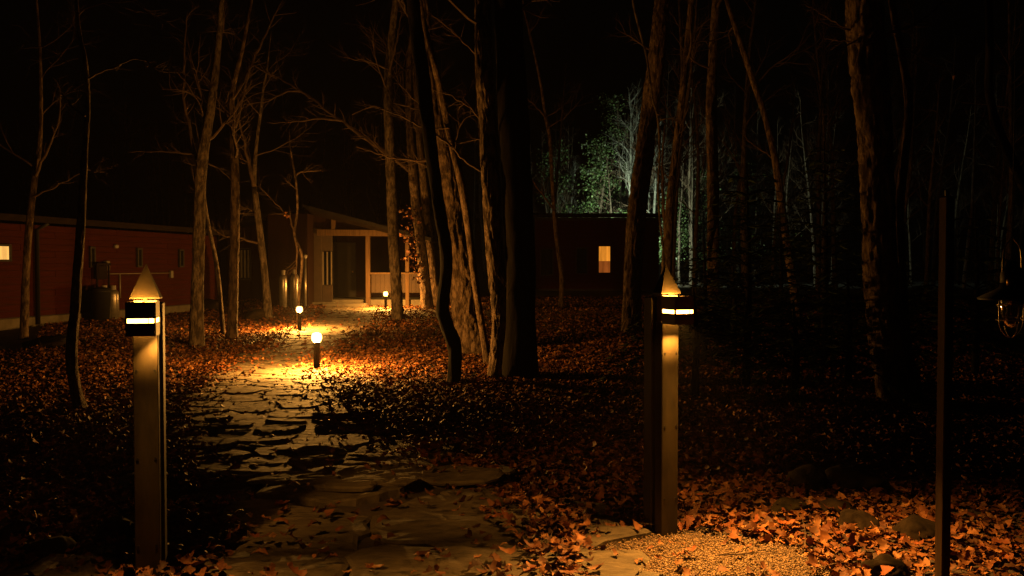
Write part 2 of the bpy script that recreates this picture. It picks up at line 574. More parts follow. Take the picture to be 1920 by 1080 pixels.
# --- long red building on the left; local x runs along the wall away from the camera, local -y faces the path
LB0 = V((-11.52, 19.2, 0)); LBang = math.atan2(9.0, 1.9)
red = empty('red_building', (LB0.x, LB0.y, 0), LBang)
tag(red, 'long low red clapboard building with a small lit window', 'building')
def wall_s(px):
    xc = (px - 960) / F
    y = 15.55 / (0.211 - xc)
    return (y - 19.2) / math.sin(LBang)
S0, S1 = -5.0, wall_s(412)
WALLH = 2.42
w = MB().box(((S0 + S1) / 2, 2.6, 1.28), (S1 - S0, 5.0, 2.3), bev=.01).build('wall', M['dark_trim'], red)
f_ = MB().box(((S0 + S1) / 2, 2.6, .06), (S1 - S0 - .1, 5.12, .44), bev=.01).build('foundation', M['concrete'], red)
pl_len, pl_h = 3.4, .155
plank_me = MB().box((0, 0, 0), (pl_len - .006, .024, pl_h - .004), bev=.004).mesh('plank', M['red_board'])
r_ = 0
z = .30
while z < WALLH - .08:
    s = S0 - (r_ % 3) * 1.1
    while s < S1:
        a, b = max(s, S0), min(s + pl_len, S1)
        if b - a > .15:
            o = bpy.data.objects.new('plank', plank_me)
            COL.objects.link(o); o.parent = w
            o.location = ((a + b) / 2, .088 + random.uniform(-.003, .003), z + pl_h / 2)
            o.scale = ((b - a) / pl_len, 1, 1)
            o.rotation_euler = (-.05, 0, 0)
        s += pl_len
    z += pl_h; r_ += 1
rf = MB()
rf.add([(S0 - .4, -.55, 2.50), (S1 + .5, -.55, 2.50), (S1 + .5, 5.6, 3.0), (S0 - .4, 5.6, 3.0), (S0 - .4, -.55, 2.62), (S1 + .5, -.55, 2.62), (S1 + .5, 5.6, 3.12), (S0 - .4, 5.6, 3.12)],
       [(3, 2, 1, 0), (4, 5, 6, 7), (0, 1, 5, 4), (1, 2, 6, 5), (2, 3, 7, 6), (3, 0, 4, 7)])
rfo = rf.build('roof', M['roof_sheet'], red)
MB().box(((S0 + S1) / 2, -.565, 2.565), (S1 - S0 + .9, .03, .15), bev=.005).build('fascia', M['fascia'], rfo)
def red_window(s0, s1, z0, z1, pane, bars=1):
    wo = MB()
    t = .05
    for (c, sz) in (((s0 - t / 2, .05, (z0 + z1) / 2), (t, .07, z1 - z0 + 2 * t)), ((s1 + t / 2, .05, (z0 + z1) / 2), (t, .07, z1 - z0 + 2 * t)),
                    (((s0 + s1) / 2, .05, z0 - t / 2), (s1 - s0, .066, t)), (((s0 + s1) / 2, .05, z1 + t / 2), (s1 - s0, .066, t))):
        wo.box(c, sz, bev=.004)
    wo_ = wo.build('window', M['dark_trim'], red)
    MB().box(((s0 + s1) / 2, .062, (z0 + z1) / 2), (s1 - s0, .012, z1 - z0)).build('pane', pane, wo_)
    if bars:
        MB().box(((s0 + s1) / 2, .045, (z0 + z1) / 2), (.025, .02, z1 - z0)).build('glazing_bar', M['dark_trim'], wo_)
    return wo_
red_window(wall_s(-34), wall_s(23), 1.64, 1.94, M['window_yellow'])
for px_ in (178, 266, 344):
    red_window(wall_s(px_ - 2.5), wall_s(px_ + 2.5), 1.5, 1.95, M['dark_pane'], 0)
dsp = wall_s(72)
MB().tube([(dsp, .0, .1), (dsp, .0, 2.35), (dsp, -.3, 2.5)], .05, 10).build('downspout', M['black_metal'], red, smooth=True)
s_a, s_b = wall_s(205), wall_s(322)
cnd = MB()
cnd.tube([(s_a, .045, 1.28), (s_b, .045, 1.28)], .014, 8)
cnd.tube([(wall_s(229), .045, 1.28), (wall_s(229), .045, .62)], .02, 8)
cnd.build('conduit', M['grey_paint'], red, smooth=True)
MB().box((s_b + .08, .04, 1.24), (.12, .07, .22), bev=.01).build('junction_box', M['grey_paint'], red)
MB().box((wall_s(203), .02, 1.5), (.14, .12, .26), bev=.015).build('meter_box', M['white_paint'], red)
vent = MB().box((wall_s(222), .03, 2.02), (.14, .08, .10), bev=.02)
vent.build('wall_lamp', M['grey_paint'], red)
sm = MB()
for q in (176, 198):
    sm.tube([(wall_s(q), -.12, .2), (wall_s(q), -.12, 1.52)], .028, 8)
sm.box(((wall_s(176) + wall_s(198)) / 2, -.12, 1.54), (wall_s(198) - wall_s(176) + .1, .08, .06), bev=.008)
sm.box(((wall_s(176) + wall_s(198)) / 2, -.07, 1.32), (wall_s(198) - wall_s(176) - .1, .12, .36), bev=.02)
sm.build('regulator_stand', M['fascia'], red)

def world_on_red(s, off, z=0):
    c, sn = math.cos(LBang), math.sin(LBang)
    x, y = LB0.x + s * c - off * sn, LB0.y + s * sn + off * c
    return V((x, y, gzf(x, y) + z))

def gas_cylinder(loc, label, r=.16, h=1.0, group=None):
    t = empty('gas_cylinder', loc)
    tag(t, label, 'gas cylinder', group)
    MB().lathe([(r * .86, 0), (r * .9, .02), (r * .9, .06), (r, .07), (r, h * .78), (r * .93, h * .85), (r * .72, h * .91), (r * .35, h * .945), (.03, h * .955)], seg=20).build('body', M['steel'], t, smooth=True)
    cl = MB()
    cl.lathe([(r * .5, h * .93), (r * .5, h * 1.06), (r * .46, h * 1.06), (r * .46, h * .93)], seg=16)
    cl.build('collar', M['grey_paint'], t)
    MB().lathe([(.018, h * .95), (.018, h * 1.02), (.035, h * 1.025), (.035, h * 1.045), (.012, h * 1.05)], seg=10).build('valve', M['brass'], t)
    return t
gas_cylinder(world_on_red(wall_s(179), -.28), 'silver gas cylinder next to the dark bin at the red wall', .14, .86)
gas_cylinder(world_on_red(wall_s(196), -.28), 'silver gas cylinder at the red wall, farther from the dark bin', .14, .86)
bin_ = empty('waste_bin', world_on_red(wall_s(163), -.42))
tag(bin_, 'dark round waste bin standing at the red wall', 'bin')
MB().lathe([(.20, 0), (.24, .75), (.255, .76), (.255, .79), (.24, .79)], seg=20).build('body', M['black_metal'], bin_, smooth=True)
MB().lathe([(.262, .79), (.262, .815), (.20, .86), (.04, .88), (.0, .88)], seg=20).build('lid', M['bollard_metal'], bin_, smooth=True)

# --- entrance building with porch
D0 = 28.6
def X0(px, d=D0): return P2(px, d)
ent = empty('entrance_building', (X0(600), D0, 0))
tag(ent, 'dark timber entrance building with an open lit porch', 'building')
ox, oy = ent.location.x, ent.location.y
gz0 = gzf(ox + 1, oy)
def L(x, y, z): return (x - ox, y - oy, z)
def pz(py, d): return P(960, py, d).z
yb = 31.0
mainw = MB()
mainw.box(L((X0(425, yb) + X0(560, yb)) / 2, yb + 2, 1.6), (X0(560, yb) - X0(425, yb), 4, 3.2), bev=.01)
mw = mainw.build('wall', M['brown_board'], ent)
# battens of the main wall
bt_me = MB().box((0, 0, 0), (.05, .03, 2.7)).mesh('batten', M['brown_board'])
for q in np.arange(X0(428, yb), X0(560, yb), .42):
    o = bpy.data.objects.new('batten', bt_me); COL.objects.link(o); o.parent = mw
    o.location = L(q, yb - .012, 1.72)
# side wall of the porch (lit) with narrow window
xs0, xs1 = X0(588), X0(622)
pw = MB().box(L((X0(560, yb) + xs0) / 2 - .1, yb - 1.1, 1.6), (xs0 - X0(560, yb) + .2, 4.2, 3.2), bev=.01).build('wall', M['brown_board'], ent)
fw = MB()
zt = pz(430, D0)
fw.box(L((xs0 + X0(603)) / 2, D0 + .1, zt / 2 + .05), (X0(603) - xs0, .14, zt), bev=.008)
fw.box(L((X0(603) + xs1) / 2 , D0 + .13, .42), (xs1 - X0(603) - .006, .12, .84), bev=.008)
fw.box(L((X0(603) + xs1) / 2 , D0 + .13, (pz(470, D0) + zt) / 2), (xs1 - X0(603) - .006, .12, zt - pz(470, D0)), bev=.008)
fwo = fw.build('wall_panel', M['wall_panel'], ent)
nw = MB()
za, zb = .86, pz(472, D0)
for q in (X0(604.5), X0(612.5), X0(620.5)):
    nw.box(L(q, D0 + .1, (za + zb) / 2), (.03, .08, zb - za))
nwo = nw.build('window', M['white_paint'], ent)
MB().box(L((X0(603) + xs1) / 2, D0 + .14, (za + zb) / 2), (xs1 - X0(603) - .02, .01, zb - za)).build('pane', M['dark_pane'], nwo)
MB().box(L((xs0 + xs1) / 2 + .02, D0 + .02, gz0 - .02), (xs1 - xs0 + .25, .5, .34), bev=.02).build('plinth', M['concrete'], ent)
# back wall of the porch, floor, door
MB().box(L((X0(600) + X0(800)) / 2, yb + .2, 1.5), (X0(800) - X0(600), .16, 3.0)).build('back_wall', M['brown_board'], ent)
dr = MB().box(L(X0(642, yb), yb + .10, 1.32), (.95, .05, 2.05), bev=.01).build('door', M['dark_trim'], ent)
MB().lathe([(.02, 0), (.03, .03), (.02, .06)], L(X0(642, yb) + .36, yb + .05, 1.25), 10).build('handle', M['brass'], dr)
MB().box(L(X0(649, yb), yb + .1, pz(474, yb)), (.22, .03, .12), bev=.01).build('name_plate', M['grey_paint'], ent)
MB().box(L((X0(604) + X0(800)) / 2, (D0 + yb) / 2 + .1, gz0 + .10), (X0(800) - X0(604), yb - D0, .24), bev=.01).build('porch_floor', M['concrete'], ent)
st = MB().box(L((X0(610) + X0(690)) / 2, D0 - .28, gz0 + .02), (X0(690) - X0(610), .5, .2), bev=.02)
st.build('step', M['concrete'], ent)
# porch posts
zbeam = pz(434, D0)
for px_, d, wd in ((690, D0, .145), (735, yb - .4, .15), (764, D0 + .05, .13)):
    MB().box(L(X0(px_, d), d, (zbeam + gz0) / 2), (wd, wd, zbeam - gz0), bev=.01).build('porch_post', M['tan_timber'], ent)
# half wall: vertical boards with a rail
hz0, hz1 = pz(549, D0), pz(514, D0)
rail = MB().box(L((X0(694) + X0(795)) / 2, D0, hz1 + .03), (X0(795) - X0(694), .14, .06), bev=.01).build('railing', M['tan_timber'], ent)
q = X0(696)
bd = MB().box((0, 0, 0), (.145, .03, hz1 - hz0), bev=.004).mesh('board', M['wall_panel'])
while q < X0(790):
    o = bpy.data.objects.new('board', bd); COL.objects.link(o); o.parent = rail
    o.location = L(q + .075, D0 + random.uniform(-.002, .002) + .02, (hz0 + hz1) / 2); q += .15
# beams and roof
MB().bar(L(X0(596), D0 - .02, pz(436, D0)), L(X0(800), D0 - .02, pz(438, D0)), .15, .20).build('tie_beam', M['tan_timber'], ent)
MB().bar(L(X0(574), D0 - .12, pz(394, D0)), L(X0(745), D0 - .12, pz(436, D0)), .07, .20).build('rafter', M['fascia'], ent)
MB().bar(L(X0(626), D0 - .02, pz(430, D0)), L(X0(626), D0 - .02, pz(410, D0)), .12, .13).build('strut', M['tan_timber'], ent)
gb_ = MB()
pA, pB, pC = L(X0(578), D0 + .06, pz(400, D0)), L(X0(735), D0 + .06, pz(437, D0)), L(X0(578), D0 + .06, pz(437, D0))
gb_.add([pA, pB, pC] + [(p[0], p[1] + .05, p[2]) for p in (pA, pB, pC)], [(0, 2, 1), (3, 4, 5), (0, 1, 4, 3), (1, 2, 5, 4), (2, 0, 3, 5)])
gb_.build('gable_board', M['brown_board'], ent)
rf = MB()
def slab(mb, a, b, y0, y1, t):
    (xa, za_), (xb, zb_) = a, b
    mb.add([L(xa, y0, za_), L(xb, y0, zb_), L(xb, y1, zb_), L(xa, y1, za_), L(xa, y0, za_ + t), L(xb, y0, zb_ + t), L(xb, y1, zb_ + t), L(xa, y1, za_ + t)],
           [(3, 2, 1, 0), (4, 5, 6, 7), (0, 1, 5, 4), (1, 2, 6, 5), (2, 3, 7, 6), (3, 0, 4, 7)])
slab(rf, (X0(572), pz(392, D0) + .02), (X0(810), pz(392, D0) + .02 - (X0(810) - X0(572)) * .26), D0 - .3, D0 + 5.5, .12)
slab(rf, (X0(572) - .0, pz(392, D0) + .02), (X0(415), pz(392, D0) - .5), D0 + 1.2, D0 + 7, .12)
rf.build('roof', M['roof_sheet'], ent)
# far windows with pale curtains in the main wall
for (a, b) in ((449, 471), (500, 512)):
    wx0, wx1 = X0(a, yb), X0(b, yb)
    z0_, z1_ = pz(524, yb), pz(466, yb)
    fr = MB()
    for q in (wx0, wx1): fr.box(L(q, yb - .04, (z0_ + z1_) / 2), (.05, .06, z1_ - z0_ + .1))
    for q in (z0_, z1_): fr.box(L((wx0 + wx1) / 2, yb - .04, q), (wx1 - wx0 - .05, .055, .05))
    fo = fr.build('window', M['dark_trim'], ent)
    MB().box(L((wx0 + wx1) / 2, yb - .02, (z0_ + z1_) / 2), (wx1 - wx0 - .05, .01, z1_ - z0_ - .05)).build('pane', M['dark_pane'], fo)
    cu = MB()
    n_ = 3 if b - a > 15 else 1
    for i in range(n_):
        cx = wx0 + (wx1 - wx0) * (i + .7) / (n_ + .4)
        cu.box(L(cx, yb - .034, (z0_ + z1_) / 2), (.06, .012, z1_ - z0_ - .12))
    cu.build('curtain', M['grey_paint'], fo)

for px_, d, h, r, lab in ((531, 27.2, 1.12, .14, 'tall gas cylinder by the entrance, nearest the slanting lit tree'),
                          (552, 27.3, 1.15, .15, 'tall gas cylinder by the entrance, between its neighbour and the upright pipe')):
    x = P2(px_, d); gas_cylinder((x, d, gzf(x, d) + .02), lab, r, h)
x = P2(572, 27.6)
pp = empty('vent_pipe', (x, 27.6, gzf(x, 27.6)))
tag(pp, 'slim upright metal pipe next to the gas cylinders at the entrance', 'pipe')
MB().tube([(0, 0, -.1), (0, 0, 1.62)], .045, 12).build('pipe', M['steel'], pp, smooth=True)
MB().lathe([(.06, 1.6), (.075, 1.64), (.075, 1.70), (.0, 1.76)], seg=12).build('cap', M['grey_paint'], pp)

# --- far cabin with amber window
D2 = 40.0
cab = empty('cabin', (P2(1120, D2), D2, 0))
tag(cab, 'dark cabin in the wood with one amber lit window', 'building')
cx0, cx1 = P2(1003, D2), P2(1236, D2)
def LC(x, y, z): return (x - cab.location.x, y - D2, z)
zr = pz(408, D2)
cw = MB().box(LC((cx0 + cx1) / 2, D2 + 2.2, zr / 2), (cx1 - cx0, 4.2, zr)).build('wall', M['dark_trim'], cab)
pm = MB().box((0, 0, 0), (cx1 - cx0 - .02, .025, .17), bev=.004).mesh('plank', M['red_board'])
z = .5
while z < zr - .1:
    o = bpy.data.objects.new('plank', pm); COL.objects.link(o); o.parent = cw
    o.location = LC((cx0 + cx1) / 2, D2 + .088, z); o.rotation_euler = (.05, 0, 0); z += .178
rf = MB()
def slab2(mb, xa, xb, ya, yb_, za_, zb_, t):
    mb.add([LC(xa, ya, za_), LC(xb, ya, za_), LC(xb, yb_, zb_), LC(xa, yb_, zb_), LC(xa, ya, za_ + t), LC(xb, ya, za_ + t), LC(xb, yb_, zb_ + t), LC(xa, yb_, zb_ + t)],
           [(3, 2, 1, 0), (4, 5, 6, 7), (0, 1, 5, 4), (1, 2, 6, 5), (2, 3, 7, 6), (3, 0, 4, 7)])
slab2(rf, cx0 - .5, cx1 + .4, D2 - .5, D2 + 4.6, zr - .02, zr + .35, .14)
rf.build('roof', M['roof_sheet'], cab)
def cab_window(a, b, t_, bo, lit):
    x0, x1, z0_, z1_ = P2(a, D2), P2(b, D2), pz(bo, D2), pz(t_, D2)
    fr = MB()
    for q in (x0 - .03, x1 + .03): fr.box(LC(q, D2 + .05, (z0_ + z1_) / 2), (.06, .09, z1_ - z0_ + .12), bev=.005)
    for q in (z0_ - .03, z1_ + .03): fr.box(LC((x0 + x1) / 2, D2 + .05, q), (x1 - x0, .085, .06), bev=.005)
    fo = fr.build('window', M['dark_trim'], cab)
    if lit:
        zm = z0_ + (z1_ - z0_) * .44
        MB().box(LC((x0 + x1) / 2, D2 + .055, (z0_ + zm) / 2), (x1 - x0, .01, zm - z0_)).build('pane', M['window_low'], fo)
        MB().box(LC((x0 + x1) / 2, D2 + .05, (zm + z1_) / 2), (x1 - x0, .012, z1_ - zm)).build('roller_blind', M['window_amber'], fo)
    else:
        MB().box(LC((x0 + x1) / 2, D2 + .055, (z0_ + z1_) / 2), (x1 - x0, .01, z1_ - z0_)).build('pane', M['dark_pane'], fo)
cab_window(1123, 1144, 462, 511, True)
cab_window(1082, 1100, 466, 512, False)
cab_window(1015, 1036, 468, 515, False)
# floodlight fixed behind the cabin, washing the trees behind
fl = empty('floodlight', (P2(1150, 46.2), 46.2, 3.2))
tag(fl, 'floodlight behind the dark cabin shining into the trees', 'floodlight')
MB().tube([(0, 0, -3.4), (0, 0, 0)], .04, 8).build('pole', M['black_metal'], fl)
MB().box((0, .06, .05), (.34, .1, .24), bev=.02).build('housing', M['black_metal'], fl)
sl = bpy.data.lights.new('floodlight_beam', 'SPOT')
sl.energy = 4800; sl.color = (.80, 1.0, .70); sl.spot_size = math.radians(140); sl.spot_blend = .8; sl.shadow_soft_size = .12
so = bpy.data.objects.new('floodlight_beam', sl)
so.parent = fl; so.location = (0, .18, .05)
so.rotation_euler = (math.radians(90 + 8), 0, math.radians(-38))
COL.objects.link(so)

# ------------------------------------------------------------------ lamp posts
def lamp_post(loc, ang, label, bulb='post_lamp', power=1.0, cone=143, aside=0.0):
    """local +x is the front of the post (lamp side)"""
    t = empty('lamp_post', loc, ang)
    tag(t, label, 'lamp post', 'pair of square lamp posts at the start of the path')
    hb, ht = 1.185, 1.335       # lamp shade bottom and top
    MB().box((-.035, 0, .59), (.07, .108, 1.21), bev=.004).build('post', M['post_metal'], t)
    MB().box((-.128, 0, .655), (.080, .126, 1.34), bev=.005).build('back_board', M['post_metal'], t)
    MB().box((-.035, 0, 1.265), (.056, .10, .15), bev=.002).build('neck', M['shade_metal'], t)
    # pointed cap: a steep pyramid over the post, its rear face upright
    hbz, hc = 1.345, 1.505
    c = MB()
    c.add([(.004, -.064, hbz), (.004, .064, hbz), (-.078, .064, hbz), (-.078, -.064, hbz), (.004, -.064, hbz + .006), (.004, .064, hbz + .006), (-.078, .064, hbz + .006), (-.078, -.064, hbz + .006), (-.05, 0, hc)],
          [(3, 2, 1, 0), (0, 1, 5, 4), (1, 2, 6, 5), (2, 3, 7, 6), (3, 0, 4, 7), (4, 5, 8), (5, 6, 8), (6, 7, 8), (7, 4, 8)])
    c.build('cap', M['post_metal'], t)
    for zz in (.22, .62, 1.02):
        for q in (-1, 1):
            MB().tube([(-.001, q * .038, zz), (.003, q * .038, zz)], .0055, 8).build('screw', M['black_metal'], t)
    MB().lathe([(.007, 1.33), (.007, 1.346), (.0, 1.35)], (-.008, 0, 0), 8).build('bolt', M['brass'], t)
    # shade: thin walls with a glazed slot, open above and below
    wv, x0, x1 = .060, .002, .122
    sa, sb = 1.243, 1.263
    th = .005
    sh = MB()
    def wall(ax, bx, ay, by):
        for (z0_, z1_) in ((hb, sa), (sb, ht)):
            sh.box(((ax + bx) / 2, (ay + by) / 2, (z0_ + z1_) / 2), (abs(bx - ax) + th * (abs(bx - ax) < .001), abs(by - ay) + th * (abs(by - ay) < .001), z1_ - z0_))
    wall(x1, x1, -wv + .003, wv - .003)
    wall(x0, x1, wv, wv)
    wall(x0, x1, -wv, -wv)
    zc = (sa + sb) / 2
    for (x, y) in ((x1 - .001, wv - .001), (x1 - .001, -wv + .001), (x0 + .004, wv), (x0 + .004, -wv)):
        sh.box((x, y, zc), (.008, .008, sb - sa + .002))
    sh.box((x1 + .0005, .032, zc), (.005, .0025, sb - sa + .002))
    sd = sh.build('lamp_shade', M['shade_metal'], t)
    for c_, z_ in (((x1 - .0005, 0, zc), (.003, 2 * wv - .010, sb - sa - .0006)), ((.062, wv - .0005, zc), (x1 - x0 - .014, .003, sb - sa - .0006)), ((.062, -wv + .0005, zc), (x1 - x0 - .014, .003, sb - sa - .0006))):
        MB().box(c_, z_).build('slot_pane', M['slot_lamp'], sd)
    ln = MB()
    for z0_, z1_ in ((hb + .002, sa - .002), (sb + .002, ht - .002)):
        ln.box((x1 - .0045, 0, (z0_ + z1_) / 2), (.002, 2 * wv - .014, z1_ - z0_))
        for q in (-1, 1): ln.box((.062, q * (wv - .0045), (z0_ + z1_) / 2), (.108, .002, z1_ - z0_))
    ln.build('spill_liner', M['spill_black'], sd)  # black liner added so the shade walls throw less light outside
    MB().box((.072, 0, 1.277), (.050, .082, .030), bev=.006).build('lamp_glass', M[bulb], t)
    lb = MB()
    for q in (-1, 1): lb.box((.072, q * .050, 1.277), (.006, .018, .008))
    lb.box((.076, 0, 1.305), (.060, .092, .004))  # added baffle limiting the light thrown up at the cap
    lb.box((.0905, 0, 1.190), (.010, .110, .002))  # added strip that shades the lower post face
    lb.box((.072, 0, 1.256), (.064, .100, .003))  # added plate that stops the glass shining straight down
    lb.build('lamp_holder_baffles', M['shade_metal'], t)
    sp = bpy.data.lights.new('post_bulb', 'SPOT')
    sp.energy = P_POST * power; sp.color = LAMP; sp.spot_size = math.radians(cone); sp.spot_blend = .75; sp.shadow_soft_size = .006
    sp_o = bpy.data.objects.new('post_bulb', sp); sp_o.parent = t; sp_o.location = (.096, 0, 1.205)
    sp_o.rotation_euler = (math.radians(aside), math.radians(-22), 0); COL.objects.link(sp_o)
    return t
bR = G(1252, 1000)
lamp_post((bR.x, bR.y - .06, bR.z - .01), math.radians(-64.8), 'square bronze lamp post with pointed cap beside the gravel patch')
dL = 3.85
lamp_post((P2(271, dL), dL, .005), math.radians(-75), 'square bronze lamp post with pointed cap in front of the red building', 'post_lamp_dim', .24, 160, 36)

# ------------------------------------------------------------------ bollards
def bollard(px, d, label):
    x = P2(px, d)
    t = empty('bollard_light', (x, d, gzf(x, d)))
    tag(t, label, 'bollard light', 'low round bollard lights along the path')
    MB().lathe([(.07, -.02), (.07, .012), (.05, .018), (.044, .03), (.044, .425), (.052, .43), (.052, .445), (.03, .446)], seg=20).build('post', M['bollard_metal'], t, smooth=True)
    MB().lathe([(.0, .440), (.045, .447), (.062, .462), (.070, .485), (.072, .515), (.068, .545), (.055, .568), (.03, .579), (.0, .581)], seg=20).build('lamp_glass', M['bollard_lamp'], t, smooth=True)
    pl = bpy.data.lights.new('bollard_glow', 'POINT')
    pl.energy = I_BOLLARD; pl.color = LAMP; pl.shadow_soft_size = .045
    pl_o = bpy.data.objects.new('bollard_glow', pl); pl_o.parent = t; pl_o.location = (0, 0, .515); COL.objects.link(pl_o)
    sp = bpy.data.lights.new('bollard_bulb', 'SPOT')
    sp.energy = P_BOLLARD; sp.color = LAMP; sp.spot_size = math.radians(168); sp.spot_blend = 1.0; sp.shadow_soft_size = .03
    sp_o = bpy.data.objects.new('bollard_bulb', sp); sp_o.parent = t; sp_o.location = (0, 0, .555); COL.objects.link(sp_o)
    return t
b1 = G(593, 701); b2 = G(561, 622)
bollard(593, b1.y, 'glowing bollard light nearest the lamp posts, at the leafy bank')
bollard(561, b2.y, 'glowing bollard light in the middle, below the gas cylinders')
bollard(723, 27.2, 'glowing bollard light at the porch, next to the half wall')

# ------------------------------------------------------------------ stake and hanging lantern
sx = P2(1774, 3.85)
stk = empty('wooden_stake', (sx, 3.85, gzf(sx, 3.85)), math.radians(17))
tag(stk, 'slim square wooden stake standing near the hanging lantern', 'stake')
MB().box((0, 0, .85), (.048, .048, 1.9), bev=.004).build('shaft', M['stake_wood'], stk)
MB().lathe([(.010, 0), (.010, .03), (.0, .036)], (0, 0, 1.80), 8).build('top_pin', M['black_metal'], stk)

dl = 3.6; s_ = dl / F
lx_ = P2(1897, dl)
def lz(py): return P(1897, py, dl).z
lz0 = lz(633)
lan = empty('hanging_lantern', (lx_, dl, lz0))
tag(lan, 'unlit hanging lantern with wire cage and conical shade', 'lantern')
def Z(py): return lz(py) - lz0
MB().tube(catmull([(-18 * s_, 0, Z(520)), (-17 * s_, 0, Z(480)), (-13 * s_, 0, Z(462)), (-4 * s_, 0, Z(450)), (0, 0, Z(444)), (4 * s_, 0, Z(450)), (13 * s_, 0, Z(462)), (17 * s_, 0, Z(480)), (18 * s_, 0, Z(520))], 30), .0028, 6).build('bail_handle', M['wire'], lan, smooth=True)
MB().tube([(.0, 0, Z(444)), (0, 0, Z(430)), (0, 0, 2.78 - lz0)], .002, 5).build('cord', M['black_metal'], lan)
MB().lathe([(20 * s_, Z(545)), (20 * s_, Z(512)), (17 * s_, Z(506)), (11 * s_, Z(500)), (8 * s_, Z(490)), (0, Z(488))], seg=24).build('font', M['black_metal'], lan, smooth=True)
MB().lathe([(57 * s_, Z(561)), (57.5 * s_, Z(559)), (22 * s_, Z(540)), (20 * s_, Z(530)), (19 * s_, Z(530)), (21 * s_, Z(542)), (56 * s_, Z(562))], seg=32).build('shade', M['black_metal'], lan, smooth=True)
MB().lathe([(5.5 * s_, Z(535)), (5.5 * s_, Z(524)), (4 * s_, Z(523))], (-14 * s_, -18 * s_, 0), 12).build('filler_cap', M['brass'], lan, smooth=True)
MB().lathe([(19 * s_, Z(560)), (19.5 * s_, Z(572)), (18 * s_, Z(592)), (13 * s_, Z(606)), (5 * s_, Z(613)), (0, Z(614))], seg=24).build('globe', M['clear_glass'], lan, smooth=True)
fb = MB()
fb.lathe([(8 * s_, Z(560)), (8 * s_, Z(568)), (6 * s_, Z(571)), (0, Z(572))], seg=12)
fb.tube([(-3 * s_, 0, Z(571)), (-2 * s_, 0, Z(588)), (0, 0, Z(592)), (2 * s_, 0, Z(588)), (3 * s_, 0, Z(571))], .0012, 5)
fb.build('bulb', M['brass'], lan)
for k in range(2):
    a = math.pi / 2 * k
    c_, n_ = math.cos(a), math.sin(a)
    cg = MB().tube(catmull([(u * s_ * c_, u * s_ * n_, Z(v)) for u, v in ((-23, 560), (-23, 600), (-19, 617), (-10, 629), (0, 633), (10, 629), (19, 617), (23, 600), (23, 560))], 26), .0022, 6)
    cg.build('cage_wire', M['wire'], lan, smooth=True)
for py in (571, 600):
    MB().tube([(25.2 * s_ * math.cos(a), 25.2 * s_ * math.sin(a), Z(py)) for a in np.linspace(0, 2 * math.pi, 25)], .0018, 5, cap=False).build('cage_ring', M['wire'], lan, smooth=True)
hg = empty('lantern_hanger', (lx_ + .75, dl, gzf(lx_ + .75, dl)))
tag(hg, 'iron pole with an arm that carries the hanging lantern', 'pole')
MB().tube([(0, 0, -.1), (0, 0, 2.6), (-.1, 0, 2.78), (-.3, 0, 2.8), (-.75, 0, 2.79)], .014, 8).build('arm', M['black_metal'], hg, smooth=True)
MB().lathe([(.09, -.02), (.09, .015), (.02, .02)], seg=14).build('foot', M['black_metal'], hg)

# ------------------------------------------------------------------ rocks
def rock(px, py, w, h, label, m='moss_rock', seed=0, name='rock', depth=.8):
    g = G(px, py)
    sc = g.y / F
    import bmesh
    bm = bmesh.new()
    bmesh.ops.create_icosphere(bm, subdivisions=4, radius=1)
    for v in bm.verts:
        p = v.co.copy()
        k = 1 + .30 * mnoise.noise(p * 1.3 + V((seed * 7.1, 0, 0))) + .22 * mnoise.noise(p * 2.7 + V((seed, 3, 1))) + .07 * mnoise.noise(p * 7 + V((0, seed, 1))) + .03 * mnoise.noise(p * 19 + V((seed, 5, 1)))
        # facet the stone a little
        for q in range(5):
            rn = V((math.sin(seed * 3 + q * 2.1), math.cos(seed * 5 + q * 1.7), math.sin(q * 1.3 + seed) * .7 + .2)).normalized()
            dd = p.normalized().dot(rn)
            if dd * k > .72: k = .72 / dd + (k - .72 / dd) * .25
        v.co = V((p.x * k * w / 2 * sc, p.y * k * w / 2 * sc * depth, p.z * k * h * .62 * sc))
    me = bpy.data.meshes.new(name); bm.to_mesh(me); bm.free()
    me.materials.append(M[m])
    me.polygons.foreach_set('use_smooth', [True] * len(me.polygons))
    o = bpy.data.objects.new(name, me); COL.objects.link(o)
    o.location = (g.x, g.y + w * .25 * sc, g.z + h * .25 * sc)
    o.rotation_euler = (0, 0, seed * 1.3)
    tag(o, label, 'rock', 'rocks among the leaves')
    return o
rock(1520, 925, 92, 62, 'mossy upright rock, tallest of those on the leaf pile', seed=1)
rock(1600, 925, 120, 55, 'dark rock behind the tallest mossy rock on the leaf pile', seed=2)
rock(1478, 968, 76, 34, 'small flat mossy stone in front of the tallest mossy rock', seed=3)
rock(1575, 968, 84, 34, 'pale flat stone between the tallest rock and the dark block', 'rock', seed=4)
rock(1620, 1000, 96, 42, 'dark squarish stone half buried in leaves near the stake', 'rock', seed=5)
rock(1735, 1018, 118, 46, 'broad dark rock at the foot of the stake', 'rock', seed=6)
rock(1672, 1090, 92, 46, 'rounded stone in the leaves below the broad dark rock', 'rock', seed=7)
rock(205, 1030, 92, 62, 'mossy rock in the leaves beside the lamp post', seed=8)
rock(80, 1058, 110, 50, 'low reddish rock at the bottom left among dark leaves', 'rock', seed=9)
rock(20, 1015, 70, 40, 'small rock at the dark left edge of the picture', 'rock', seed=10)
rock(85, 655, 110, 26, 'flat dark stone slab in front of the red building', 'rock', seed=12)
rock(478, 600, 60, 22, 'grey boulder at the foot of the slanting lit tree', 'rock', seed=13)
rock(393, 582, 70, 26, 'dark boulder at the end of the red building', 'rock', seed=14)

# ------------------------------------------------------------------ trees
def rot_about(v, axis, a):
    from mathutils import Quaternion
    return Quaternion(axis, a) @ v

